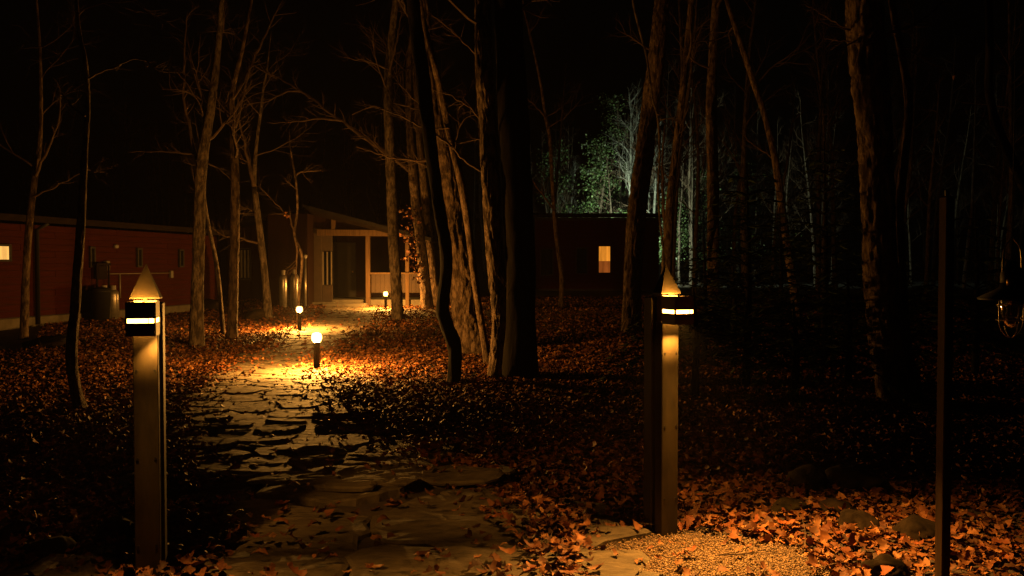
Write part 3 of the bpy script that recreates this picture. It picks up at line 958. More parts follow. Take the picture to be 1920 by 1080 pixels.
def grow(mb, start, dirv, length, r0, level, rnd, droop=.0, up=.25):
    """a wandering branch with side twigs, added to mb"""
    n = (7, 5, 4)[min(2, 2 - level)] if level >= 0 else 3
    n = {2: 8, 1: 6, 0: 4}.get(level, 4)
    sides = {2: 5, 1: 4, 0: 3}.get(level, 3)
    pts = [start.copy()]; d = dirv.normalized()
    for i in range(n):
        d = (d + V((rnd.gauss(0, .16), rnd.gauss(0, .16), rnd.gauss(0, .13) + up * .12 - droop * .1))).normalized()
        pts.append(pts[-1] + d * (length / n))
    rad = [r0 * (1 - .82 * i / n) for i in range(n + 1)]
    mb.tube(pts, rad, sides, cap=False)
    if level > 0:
        k = {2: 8, 1: 5}[level]
        for i in range(k):
            t = (.25 + .75 * (i + rnd.random()) / k) * n
            j = min(int(t), n - 1); fr = t - j
            p = pts[j].lerp(pts[j + 1], min(fr, 1))
            ax = (pts[j + 1] - pts[j]).normalized()
            side = ax.orthogonal().normalized()
            side = rot_about(side, ax, rnd.uniform(0, 6.28))
            nd = (ax * rnd.uniform(.5, 1.0) + side * rnd.uniform(.5, .9))
            grow(mb, p, nd, length * rnd.uniform(.32, .58), max(rad[j] * .55, .0016), level - 1, rnd, droop, up)

BARK = {  # sides, rings per metre, ridge amplitude, angular frequency, length frequency
    'smooth': (16, 8, .05, 1.6, 1.2), 'brown': (26, 22, .10, 3.6, 4.2), 'rough': (56, 46, .15, 7.0, 4.4), 'furrow': (48, 42, .18, 5.6, 3.6), 'dark': (20, 12, .09, 3.5, 2.0)}
TREES = {}
def trunk_part(name, pts, radii, style, material, parent, seed, flare=0.0):
    sides, rpm, amp, fa, fl_ = BARK[style]
    L_ = sum((V(pts[i + 1]) - V(pts[i])).length for i in range(len(pts) - 1))
    n = max(8, min(300, int(L_ * rpm)))
    a = catmull([(*p, r) for p, r in zip(pts, radii)], n)
    ds = L_ / n
    rr = np.maximum(a[:, 3], .002)
    def wob(th, i):
        s = i * ds
        c, sn = math.cos(th), math.sin(th)
        nval = mnoise.noise(V((c * fa + seed, sn * fa, s * fl_)))
        big = mnoise.noise(V((c * .9, sn * .9 + seed, s * 1.4)))
        w = 1 + amp * (1 - 3.0 * abs(nval)) + .09 * big
        if style == 'rough':
            w += .05 * max(0, mnoise.noise(V((c * 7 + seed, sn * 7, s * 4.0)))) 
        if flare:
            w += flare * math.exp(-s / .16) * (1 + .5 * math.sin(3 * th + seed) + .3 * math.sin(5 * th + 2 * seed))
        return w
    mb = MB().tube([V(p[:3]) for p in a], list(rr), sides, wob=wob)
    return mb.build(name, M[material], parent, smooth=True)

def tree(name, label, d, pts, style='brown', material='bark_brown', ext=4.0, crown=(8, 1.5), czmin=2.2, branches=(), seed=0, flare=.35, group='bare trees around the path', base_d=None, cat='tree'):
    rnd = random.Random(seed * 77 + 5)
    wp = []; wr = []
    n = len(pts)
    for i, (px, py, w) in enumerate(pts):
        dd = d + (.0 if i == 0 else .12 * math.sin(seed + i * 1.9) * d / 14)
        wp.append(P(px, py, dd)); wr.append(w / 2 * d / F)
    base = wp[0].copy()
    gzb = gzf(base.x, base.y)
    wp[0].z = gzb - .12
    # carry on above the frame
    dirv = (wp[-1] - wp[-2]).normalized()
    p = wp[-1].copy(); r = wr[-1]
    if ext > 0:
        for k in range(1, 5):
            dirv = (dirv + V((rnd.gauss(0, .06), rnd.gauss(0, .06), .25))).normalized()
            p = p + dirv * ext / 4
            wp.append(p.copy()); wr.append(max(.006, r * (1 - .22 * k)))
    t = empty(name, (base.x, base.y, gzb))
    tag(t, label, cat, group)
    off = t.location.copy()
    wl = [q - off for q in wp]
    trunk_part('trunk', wl, wr, style, material, t, seed * 3.7, flare)
    for bi, br in enumerate(branches):
        bw = br[0]; bp = br[1:]
        q = []
        for i, bpt in enumerate(bp):
            px, py = bpt[:2]
            dd = d + (bpt[2] if len(bpt) > 2 else .10 * i * (1 if (bi + seed) % 2 else -1))
            q.append(P(px, py, dd) - off)
        m_ = 6 * len(q)
        a = catmull([tuple(v) for v in q], m_)
        ph = rnd.random() * 9
        a = [V(v) + V((mnoise.noise(V((i * .35, ph, 0))), mnoise.noise(V((i * .35, ph, 5))), mnoise.noise(V((i * .35, ph, 9))))) * (.022 * d / 12 * min(1, i / 4)) for i, v in enumerate(a)]
        rad = [max(.0022 * d / 10, bw / 2 * d / F * (1 - .75 * i / m_)) for i in range(m_)]
        bo = MB().tube(a, rad, 6)
        # twigs along the branch
        for k in range(int(m_ * .55)):
            j = rnd.randrange(m_ // 4, m_ - 1)
            ax = (a[j + 1] - a[j]).normalized()
            sd = rot_about(ax.orthogonal().normalized(), ax, rnd.uniform(0, 6.28))
            grow(bo, a[j], ax * rnd.uniform(.5, 1) + sd * .7, rnd.uniform(.12, .4) * d / 14, rad[j] * .45, 0 if rnd.random() < .6 else 1, rnd)
        bo.build('branch', M['twig'], t, smooth=True)
    if crown[0]:
        cm = MB()
        zs = [(i, q.z) for i, q in enumerate(wl)]
        top = wl[-1].z
        for k in range(crown[0]):
            z = czmin + (top - czmin) * (k + rnd.random()) / crown[0]
            for i in range(len(wl) - 1):
                if wl[i].z <= z <= wl[i + 1].z: break
            fr = (z - wl[i].z) / max(1e-6, wl[i + 1].z - wl[i].z)
            p = wl[i].lerp(wl[i + 1], fr)
            az = rnd.uniform(0, 6.28); el = rnd.uniform(.25, 1.0)
            dv = V((math.cos(az) * math.cos(el), math.sin(az) * math.cos(el), math.sin(el)))
            rr = wr[i] * (1 - fr) + wr[i + 1] * fr
            grow(cm, p, dv, crown[1] * rnd.uniform(.6, 1.3), min(rr * .38, .03), 2, rnd)
        o = cm.build('crown', M['twig'], t)
    TREES[name + str(seed)] = t
    return t

tree('sinuous_tree', 'thin dark sinuous tree curving up at left of the lamp post', 8.7,
     [(158, 778, 22), (140, 725, 19), (134, 660, 19), (140, 590, 18), (146, 500, 16), (153, 400, 14), (158, 300, 11), (164, 200, 9), (160, 120, 8), (148, 55, 6)], 'brown', 'bark_grey', ext=2.2, crown=(6, .9), czmin=3.2,
     branches=[(5, (159, 217), (140, 205), (122, 184), (110, 171)), (5, (167, 146), (188, 134), (221, 124), (233, 117), (265, 111), (300, 132), (335, 136)), (4, (160, 308), (170, 320), (198, 322)), (4, (158, 100), (140, 60), (136, 20))], seed=1)
tree('slender_tree', 'faint forked slender tree in front of the red building', 17.0,
     [(45, 640, 15), (48, 520, 13), (55, 420, 12), (66, 330, 11), (76, 250, 7), (76, 120, 5), (70, 20, 4)], 'smooth', 'bark_brown', ext=2.5, crown=(7, 1.6), czmin=2.6,
     branches=[(6, (66, 330), (85, 290), (108, 230), (112, 160)), (4, (60, 370), (100, 352), (150, 325))], seed=2)
tree('slender_tree', 'leaning pale tree with a grey trunk left of the gas cylinders', 15.5,
     [(368, 657, 27), (369, 580, 23), (372, 480, 21), (374, 370, 20), (381, 290, 19), (397, 190, 15), (408, 100, 11), (416, 0, 8)], 'brown', 'bark_grey', ext=3.5, crown=(8, 1.5), czmin=3.0,
     branches=[(7, (370, 300), (358, 250), (345, 180), (346, 90), (352, 20)), (4, (378, 300), (415, 320), (440, 345)), (4, (372, 290), (320, 285), (240, 285)), (4, (390, 250), (372, 190), (330, 130))], seed=3)
tree('sapling', 'thin lit sapling leaning out from behind the pale leaning tree', 18.6,
     [(419, 622, 9), (413, 560, 8), (405, 490, 8), (391, 425, 7), (383, 370, 6), (380, 300, 4)], 'smooth', 'bark_grey', ext=1.2, crown=(4, .8), czmin=2.6, seed=4, flare=.1)
tree('slender_tree', 'dim upright tree between the pale leaning tree and the slanting lit tree', 17.6,
     [(434, 638, 20), (437, 560, 17), (440, 460, 16), (441, 360, 15), (438, 270, 13), (435, 180, 9), (455, 90, 6), (472, 0, 4)], 'brown', 'bark_brown', ext=3.0, crown=(8, 1.6), czmin=3.0,
     branches=[(6, (436, 185), (452, 160), (470, 125), (505, 50), (530, 0)), (5, (440, 235), (422, 205), (430, 170)), (3, (440, 398), (462, 400), (476, 392)), (5, (441, 240), (470, 130), (492, 132), (520, 148))], seed=5)
tree('slender_tree', 'slanting lit tree with a high fork beside the gas cylinders', 23.0,
     [(504, 592, 16), (497, 520, 13), (488, 440, 12), (479, 370, 11), (476, 340, 9), (481, 270, 6), (490, 200, 5)], 'smooth', 'bark_grey', ext=2.0, crown=(6, 1.4), czmin=3.6,
     branches=[(8, (477, 350), (465, 300), (452, 240), (440, 200)), (4, (482, 400), (455, 390), (440, 400)), (5, (483, 456), (450, 446), (415, 440), (395, 425))], seed=6, flare=.15)
tree('sapling', 'wiry twisted sapling rising above the middle bollard light', 22.0,
     [(556, 600, 5), (562, 540, 5), (566, 480, 5), (552, 440, 5), (557, 400, 4), (556, 350, 4), (548, 300, 3)], 'smooth', 'bark_brown', ext=.8, crown=(3, .7), czmin=3.0,
     branches=[(4, (552, 440), (545, 412), (530, 395), (500, 365), (485, 345)), (4, (554, 330), (565, 322), (600, 321)), (4, (552, 440), (556, 480), (552, 560))], seed=7, flare=.05)
tree('slender_tree', 'straight lit tree standing in front of the porch railing', 22.8,
     [(747, 608, 24), (744, 560, 20), (740, 480, 20), (736, 410, 19), (733, 330, 18), (729, 230, 17), (728, 150, 16), (733, 80, 13), (742, 0, 11)], 'brown', 'bark_grey', ext=4.0, crown=(8, 1.6), czmin=4.2,
     branches=[(5, (730, 140), (738, 100), (748, 60), (752, 10)), (4, (729, 210), (700, 200), (660, 215)), (4, (728, 130), (690, 115), (645, 108)), (4, (730, 190), (765, 200), (800, 210))], seed=8)
tree('slender_tree', 'lit brown tree with clinging dead leaves by the porch end', 27.5,
     [(803, 563, 22), (794, 500, 19), (786, 430, 18), (778, 370, 17), (773, 310, 15), (768, 240, 13), (766, 150, 11)], 'brown', 'bark_brown', ext=4.0, crown=(7, 1.8), czmin=4.5,
     branches=[(10, (771, 322), (735, 295), (700, 270), (668, 246), (640, 226), (617, 210), (590, 188), (563, 170), (528, 150), (493, 133)), (5, (640, 226), (600, 222), (560, 228), (500, 231)), (5, (563, 170), (530, 175), (500, 190), (460, 195))], seed=9, flare=.2)
tree('slender_tree', 'lit brown tree right behind the one with clinging dead leaves', 29.0,
     [(818, 562, 18), (808, 490, 16), (801, 420, 15), (795, 350, 14), (788, 280, 12), (782, 200, 10)], 'brown', 'bark_brown', ext=5.0, crown=(7, 1.8), czmin=4.8, seed=10, flare=.2)
tree('crooked_tree', 'dark crooked tree with a kinked trunk at the edge of the leafy bank', 10.9,
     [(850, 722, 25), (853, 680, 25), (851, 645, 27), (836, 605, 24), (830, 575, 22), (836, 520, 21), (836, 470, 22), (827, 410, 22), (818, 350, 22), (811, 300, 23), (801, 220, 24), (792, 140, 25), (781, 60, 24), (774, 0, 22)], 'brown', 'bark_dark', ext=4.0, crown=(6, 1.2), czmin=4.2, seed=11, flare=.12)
tree('furrowed_tree', 'stout lit tree with furrowed bark behind the crooked dark tree', 14.4,
     [(884, 668, 54), (876, 610, 46), (868, 550, 44), (858, 480, 42), (848, 410, 40), (838, 340, 36), (826, 260, 32), (812, 170, 30), (797, 80, 28), (786, 0, 26)], 'furrow', 'bark_brown', ext=5.0, crown=(7, 1.7), czmin=4.8,
     branches=[(5, (822, 300), (800, 302), (765, 300), (730, 295), (697, 284), (667, 275)), (4, (820, 225), (790, 200), (757, 165), (742, 150)), (4, (840, 330), (800, 312), (745, 285))], seed=12)
tree('slender_tree', 'slim lit tree leaning in front of the furrowed trunk', 12.9,
     [(917, 690, 15), (908, 640, 13), (898, 580, 13), (888, 510, 13), (880, 440, 14), (868, 360, 15), (855, 300, 15), (840, 235, 14), (828, 180, 13), (812, 110, 11), (797, 50, 9), (788, 0, 8)], 'smooth', 'bark_brown', ext=3.0, crown=(5, 1.2), czmin=4.4,
     branches=[(4, (822, 155), (840, 175), (870, 182), (880, 165)), (3, (850, 280), (870, 225), (907, 213)), (3, (842, 240), (815, 240), (790, 225))], seed=13, flare=.15)
tree('shaggy_tree', 'shaggy-barked lit tree against the widest black trunk', 11.38,
     [(938, 708, 44), (938, 660, 36), (940, 600, 32), (932, 520, 31), (925, 440, 30), (921, 360, 31), (917, 290, 32), (914, 220, 31), (909, 150, 30), (906, 70, 29), (906, 0, 28)], 'rough', 'bark_rough', ext=5.0, crown=(6, 1.4), czmin=4.6,
     branches=[(6, (908, 323), (880, 307), (858, 287), (837, 267), (812, 250), (787, 237), (762, 224), (740, 213), (703, 200)), (5, (908, 235), (897, 218), (880, 200), (853, 183), (828, 172), (803, 168)), (4, (900, 108), (876, 84), (853, 63), (830, 44), (813, 30), (787, 8)), (3, (908, 262), (885, 263), (862, 269)), (3, (960, 690), (950, 620), (951, 560), (953, 520))], seed=14, flare=.3)
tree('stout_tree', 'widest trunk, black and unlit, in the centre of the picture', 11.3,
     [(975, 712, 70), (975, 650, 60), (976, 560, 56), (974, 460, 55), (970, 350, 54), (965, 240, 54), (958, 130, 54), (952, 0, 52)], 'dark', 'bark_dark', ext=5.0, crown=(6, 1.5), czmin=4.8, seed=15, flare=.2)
tree('sapling', 'thin reddish bare tree left of the amber window', 28.0,
     [(1052, 556, 11), (1053, 520, 9), (1045, 460, 8), (1039, 400, 7), (1035, 330, 7), (1031, 260, 7), (1022, 215, 6), (1014, 160, 5), (1000, 90, 4), (985, 30, 3)], 'smooth', 'bark_brown', ext=1.5, crown=(5, 1.4), czmin=5.0,
     branches=[(4, (1037, 392), (1018, 365), (992, 330), (976, 295)), (4, (1024, 222), (1010, 205), (985, 180), (970, 160))], seed=16, flare=.1)
tree('slender_tree', 'brown straight tree rising behind the lamp post by the gravel', 19.0,
     [(1184, 628, 34), (1185, 570, 31), (1188, 490, 31), (1193, 410, 31), (1203, 330, 31), (1212, 260, 30), (1222, 180, 29), (1233, 90, 27), (1241, 0, 25)], 'furrow', 'bark_brown', ext=5.0, crown=(7, 1.8), czmin=5.5, seed=17)
tree('hanging_vine', 'thin vine dangling in a long curve before the brown straight tree', 17.5,
     [(1246, 560, 4), (1244, 480, 4), (1238, 420, 4), (1234, 360, 4), (1237, 290, 4), (1233, 220, 4), (1222, 180, 4), (1213, 110, 4), (1200, 60, 4), (1188, 10, 4)], 'smooth', 'bark_grey', ext=2.5, crown=(0, 0), branches=[(3, (1237, 225), (1258, 222), (1275, 230)), (3, (1234, 215), (1246, 212))], seed=18, flare=0, cat='vine')
tree('slender_tree', 'slim reddish tree leaning right above the lamp post cap', 18.2,
     [(1246, 612, 20), (1248, 540, 19), (1252, 460, 17), (1256, 380, 14), (1263, 310, 12), (1272, 240, 12), (1280, 170, 12), (1289, 80, 11), (1297, 0, 10)], 'brown', 'bark_brown', ext=4.0, crown=(6, 1.5), czmin=5.0,
     branches=[(8, (1250, 470), (1244, 380), (1242, 300), (1248, 230)), (4, (1260, 330), (1268, 270), (1290, 200), (1310, 150))], seed=19)
tree('slender_tree', 'straight brown tree crossed by dark evergreen sprays', 19.5,
     [(1338, 606, 24), (1337, 540, 22), (1337, 450, 21), (1337, 360, 21), (1335, 270, 20), (1334, 190, 19), (1337, 110, 17), (1343, 0, 15)], 'brown', 'bark_brown', ext=4.0, crown=(6, 1.6), czmin=5.4, seed=20)
tree('slender_tree', 'slim tree slanting up left between the straight tree and the thick one', 17.5,
     [(1500, 645, 17), (1492, 570, 16), (1482, 500, 15), (1470, 420, 14), (1461, 350, 13), (1452, 290, 12), (1435, 220, 11), (1415, 160, 11), (1395, 100, 10), (1372, 30, 9)], 'brown', 'bark_brown', ext=3.0, crown=(5, 1.5), czmin=4.8,
     branches=[(4, (1463, 310), (1440, 290), (1405, 265), (1390, 250))], seed=21)
tree('thick_tree', 'thick rough tree leaning over the dark ground near the stake', 9.2,
     [(1694, 768, 74), (1678, 715, 62), (1666, 650, 58), (1656, 570, 56), (1650, 490, 55), (1647, 400, 54), (1643, 310, 54), (1637, 220, 56), (1632, 160, 60), (1626, 90, 62), (1622, 0, 62)], 'rough', 'bark_brown', ext=5.0, crown=(5, 1.2), czmin=4.6,
     branches=[(10, (1612, 138, -.12), (1612, 110, -.22), (1622, 85, -.26), (1650, 74, -.28), (1678, 58, -.28), (1700, 52, -.3), (1725, 40, -.3), (1750, 18, -.3), (1770, 0, -.3), (1782, -20, -.3)),
               (4, (1602, 55), (1580, 50), (1556, 35), (1530, 20), (1508, 8)), (4, (1602, 58), (1560, 48), (1520, 30)), (3, (1602, 80), (1570, 76), (1545, 72)), (3, (1600, 78), (1580, 92), (1567, 104)), (3, (1630, 170), (1645, 168), (1668, 163)),
               (4, (1655, 100), (1700, 108), (1750, 125))], seed=22, flare=.3)
tree('slender_tree', 'slim bent tree directly behind the thick rough tree', 10.2,
     [(1727, 748, 20), (1708, 690, 18), (1697, 620, 17), (1692, 540, 16), (1688, 460, 15), (1687, 380, 15), (1694, 310, 15), (1703, 230, 14), (1702, 170, 14), (1690, 100, 13), (1678, 40, 12), (1672, 0, 12)], 'brown', 'bark_brown', ext=3.0, crown=(4, 1.1), czmin=4.6,
     branches=[(4, (1690, 85), (1715, 100), (1745, 118), (1785, 135)), (3, (1693, 90), (1718, 88), (1722, 85)), (3, (1690, 70), (1680, 30), (1650, 20))], seed=23, flare=.2)
tree('slender_tree', 'faint dark tree at the far right edge above the lantern', 9.0,
     [(1965, 560, 20), (1940, 420, 18), (1918, 345, 17), (1893, 290, 16), (1868, 230, 15), (1855, 170, 14), (1856, 90, 13), (1854, 0, 12)], 'brown', 'bark_dark', ext=3.0, crown=(4, 1.2), czmin=4.2, seed=24)

# ------------------------------------------------------------------ leaf shapes and scattering
def leaf_template(nlobes, curl, seed, simple=False):
    r = np.random.default_rng(seed)
    if simple:
        pts = np.array([(-.5, 0, 0), (-.1, .28, 0), (.3, .22, 0), (.5, 0, 0), (.3, -.22, 0), (-.1, -.28, 0)], float)
        tr = np.array([(0, 1, 5), (1, 2, 4), (1, 4, 5), (2, 3, 4)])[:, ::-1]
    else:
        n = 7
        xs = np.linspace(-.5, .5, n)
        prof = np.array([.02, .17, .13, .30, .20, .33, .04]) * r.uniform(.8, 1.15, n)
        mid = np.stack([xs, np.zeros(n), np.zeros(n)], 1)
        up = np.stack([xs + r.uniform(-.02, .06, n), prof, np.zeros(n)], 1)
        dn = np.stack([xs + r.uniform(-.02, .06, n), -prof * r.uniform(.85, 1.1, n), np.zeros(n)], 1)
        pts = np.vstack([mid, up, dn])
        tr = []
        for i in range(n - 1):
            tr += [(i, i + 1, n + i + 1), (i, n + i + 1, n + i), (i, 2 * n + i, 2 * n + i + 1), (i, 2 * n + i + 1, i + 1)]
        tr = np.array(tr)
    # curl along and across
    a, b, c = curl
    pts[:, 2] = a * pts[:, 0] ** 2 * 1.6 + b * np.abs(pts[:, 1]) * 1.1 + c * pts[:, 0] * pts[:, 1] * 2
    pts[:, 2] += r.uniform(-.03, .03, len(pts))
    return pts, tr
LEAVES = [leaf_template(5, c, i) for i, c in enumerate([(.5, .3, .2), (-.4, .5, .3), (.2, -.4, -.5), (.9, .2, .6), (-.7, -.3, .3), (.3, .8, -.2)])]
SIMPLE = [leaf_template(5, c, i, True) for i, c in enumerate([(.6, .4, .3), (-.5, .5, .3), (.3, -.4, -.6), (1.0, .3, .7)])]

def rotmats(az, tilt, ax):
    """rotation: spin about z by az, then tilt about a horizontal axis at angle ax"""
    n = len(az)
    c, s = np.cos(az), np.sin(az)
    R1 = np.zeros((n, 3, 3)); R1[:, 0, 0] = c; R1[:, 0, 1] = -s; R1[:, 1, 0] = s; R1[:, 1, 1] = c; R1[:, 2, 2] = 1
    k = np.stack([np.cos(ax), np.sin(ax), np.zeros(n)], 1)
    K = np.zeros((n, 3, 3)); K[:, 0, 1] = -k[:, 2]; K[:, 0, 2] = k[:, 1]; K[:, 1, 0] = k[:, 2]; K[:, 1, 2] = -k[:, 0]; K[:, 2, 0] = -k[:, 1]; K[:, 2, 1] = k[:, 0]
    I = np.eye(3)[None]
    R2 = I + np.sin(tilt)[:, None, None] * K + (1 - np.cos(tilt))[:, None, None] * (K @ K)
    return R2 @ R1

def scatter(temps, pos, size, Rm, cols):
    vs_, ts_, cs_ = [], [], []
    o = 0
    idx = rng.integers(0, len(temps), len(pos))
    for ti, (tp, tt) in enumerate(temps):
        sel = np.where(idx == ti)[0]
        if not len(sel): continue
        v = np.einsum('nij,kj->nki', Rm[sel], tp) * size[sel][:, None, None] + pos[sel][:, None, :]
        nv = len(tp)
        vs_.append(v.reshape(-1, 3))
        ts_.append((tt[None] + (np.arange(len(sel)) * nv)[:, None, None] + o).reshape(-1, 3))
        cs_.append(np.repeat(cols[sel], nv, axis=0))
        o += len(sel) * nv
    return np.vstack(vs_), np.vstack(ts_), np.vstack(cs_)

PALETTE = np.array([(.24, .105, .045), (.32, .155, .07), (.40, .215, .105), (.17, .070, .032), (.11, .055, .03), (.46, .28, .15), (.28, .10, .04)])
PALETTE = PALETTE * np.array([1.0, .80, .56])
def leaf_cols(n):
    c = PALETTE[rng.choice(len(PALETTE), n, p=[.22, .2, .14, .17, .12, .06, .09])]
    return c * rng.uniform(.35, .8, (n, 1))

SX = [(s[0], s[1], s[2], s[3]) for s in STONES]
GRAVEL_C = G(1300, 1050)
def gravel_mask(x, y):
    e = ((x - GRAVEL_C.x) / .60) ** 2 + ((y - GRAVEL_C.y + .10) / .55) ** 2
    return e
def leaf_keep(x, y):
    d = on_path(x, y)
    k = np.where(d > 0, np.clip(.30 - d * .55, .045, 1), 1.0)
    g = gravel_mask(x, y)
    k = np.where(g < 1, .06 + .25 * np.clip(g - .6, 0, 1), k)
    return k
def stone_lift(x, y, z):
    out = z.copy()
    dpath = on_path(x, y)
    for i in np.where(dpath > -.3)[0]:
        for (cx, cy_, h, ol) in STONES:
            if abs(cx - x[i]) < 1.1 and abs(cy_ - y[i]) < .9 and pt_in(ol, x[i], y[i]):
                out[i] += h + .012; break
    return out

def litter(n, ylo, yhi, xspread, temps, s_lo, s_hi, lift, power=1.0):
    y = ylo + (yhi - ylo) * rng.random(n) ** power
    half = xspread * y + 1.0
    x = rng.uniform(-1, 1, n) * half
    keep = rng.random(n) < leaf_keep(x, y)
    # uneven drifts
    dr_ = np.sin(x * 2.3 + 1.1 * np.sin(y * 1.7)) * np.sin(y * 2.9 + x) * .5 + .5
    keep &= rng.random(n) < .65 + .5 * dr_
    x, y = x[keep], y[keep]
    z = gz(x, y) + rng.random(len(x)) ** 1.5 * lift + .006
    z = stone_lift(x, y, z)
    n = len(x)
    Rm = rotmats(rng.uniform(0, 6.283, n), np.abs(rng.normal(0, .42, n)), rng.uniform(0, 6.283, n))
    sz = rng.uniform(s_lo, s_hi, n)
    return np.stack([x, y, z], 1), sz, Rm, leaf_cols(n)

parts = [scatter(LEAVES, *litter(36000, 3.3, 8.0, .66, LEAVES, .032, .095, .05)),
         scatter(SIMPLE, *litter(70000, 8.0, 14.5, .60, SIMPLE, .045, .085, .04)),
         scatter(SIMPLE, *litter(75000, 14.5, 34.0, .50, SIMPLE, .06, .115, .05, 1.25))]
vo = 0; Vv, Tt, Cc = [], [], []
for v, t, c in parts:
    Vv.append(v); Tt.append(t + vo); Cc.append(c); vo += len(v)
lit = np_obj('leaf_litter', np.vstack(Vv), np.vstack(Tt), M['dead_leaf'], cols=np.vstack(Cc))
tag(lit, 'thick carpet of small brown dead leaves over the forest floor', 'dead leaves', kind='stuff')

# larger single leaves that can be picked apart near the gravel
leaf_meshes = []
for i, (tp, tt) in enumerate(LEAVES):
    for j in range(4):
        c = leaf_cols(1)[0] * random.uniform(.8, 1.6)
        leaf_meshes.append(np_mesh('fallen_leaf', tp, tt, M['dead_leaf'], cols=np.repeat(c[None], len(tp), 0)))
cnt = 0
while cnt < 285:
    px_, py_ = random.uniform(1010, 1780), random.uniform(850, 1095)
    g = G(px_, py_)
    if float(leaf_keep(np.array([g.x]), np.array([g.y]))[0]) < random.random() * .9: continue
    o = bpy.data.objects.new('fallen_leaf', random.choice(leaf_meshes))
    COL.objects.link(o); o.parent = ground
    s = random.uniform(.048, .10)
    o.location = (g.x, g.y, gzf(g.x, g.y) + random.uniform(.03, .06) + (.03 if on_path(np.array([g.x]), np.array([g.y]))[0] > 0 else 0))
    o.scale = (s, s, s)
    o.rotation_euler = (random.gauss(0, .4), random.gauss(0, .4), random.uniform(0, 6.28))
    cnt += 1

# gravel
n = 30000
gxp = GRAVEL_C.x + rng.normal(0, .40, n); gyp = GRAVEL_C.y - .15 + rng.normal(0, .34, n)
k = (gravel_mask(gxp, gyp) < 1.6) & (gyp > 3.6)
gxp, gyp = gxp[k], gyp[k]
peb = np.array([(1, 0, 0), (-1, 0, 0), (0, 1, 0), (0, -1, 0), (0, 0, .7), (0, 0, -.7)], float)
pt_ = np.array([(0, 2, 4), (2, 1, 4), (1, 3, 4), (3, 0, 4), (2, 0, 5), (1, 2, 5), (3, 1, 5), (0, 3, 5)])
n = len(gxp)
pv, ptri, pc = scatter([(peb, pt_), (peb * [1.3, .8, .9], pt_), (peb * [.8, 1.0, 1.2], pt_)], np.stack([gxp, gyp, gz(gxp, gyp) + rng.random(n) * .016], 1), rng.uniform(.0028, .0075, n), rotmats(rng.uniform(0, 6.28, n), rng.uniform(0, .6, n), rng.uniform(0, 6.28, n)),
                       np.array([.27, .175, .10]) * rng.uniform(.45, 1.25, (n, 1)))
tinted('pebble', .7, .4, nscale=60)
gr = np_obj('gravel', pv, ptri, M['pebble'], cols=pc)
tag(gr, 'patch of pale fine gravel at the foot of the lamp post', 'gravel', kind='stuff')

# fallen twigs
tw = MB()
rt = random.Random(4)
for _ in range(150):
    y = 4 + 12 * rt.random() ** 1.3; x = rt.uniform(-.62, .62) * y
    if on_path(np.array([x]), np.array([y]))[0] > .1: continue
    p = V((x, y, gzf(x, y) + .045))
    grow(tw, p, V((rt.gauss(0, 1), rt.gauss(0, 1), .05)), rt.uniform(.15, .5), rt.uniform(.002, .005), 0, rt, up=0)
tag(tw.build('fallen_twigs', M['twig']), 'dry twigs lying in the dead leaves', 'twigs', kind='stuff')

# ------------------------------------------------------------------ clinging dead leaves, single hanging leaves
def leaf_cloud(name, parent, centres, n, rad, size, matn, cols, off):
    ps = []
    for c in centres:
        q = rng.normal(0, 1, (n, 3)) * np.array(rad)
        ps.append(np.array(c)[None] + q)
    ps = np.vstack(ps) - np.array(off)[None]
    m_ = len(ps)
    v, t, c = scatter(SIMPLE, ps, rng.uniform(size[0], size[1], m_), rotmats(rng.uniform(0, 6.28, m_), rng.uniform(0, 2.6, m_), rng.uniform(0, 6.28, m_)), cols(m_))
    return np_obj(name, v, t, M[matn], parent, cols=c)
tl = TREES['slender_tree9']
leaf_cloud('clinging_leaves', tl, [tuple(P(x, y, 27.1)) for x, y in ((772, 408), (776, 440), (778, 470), (770, 480), (783, 500), (790, 520), (764, 400), (762, 444))], 20, (.12, .12, .16), (.10, .17), 'dead_leaf', leaf_cols, tl.location)
ts = TREES['sapling7']
leaf_cloud('clinging_leaves', ts, [tuple(P(538, 404, 22))], 5, (.04, .04, .07), (.10, .15), 'dead_leaf', leaf_cols, ts.location)
hl = np_obj('hanging_leaf', LEAVES[3][0] * .085, LEAVES[3][1], M['dead_leaf'], TREES['slender_tree23'], cols=np.repeat(PALETTE[2][None], len(LEAVES[3][0]), 0))
hl.location = P(1786, 146, 10.5) - TREES['slender_tree23'].location
hl.rotation_euler = (1.4, .3, 1.2)

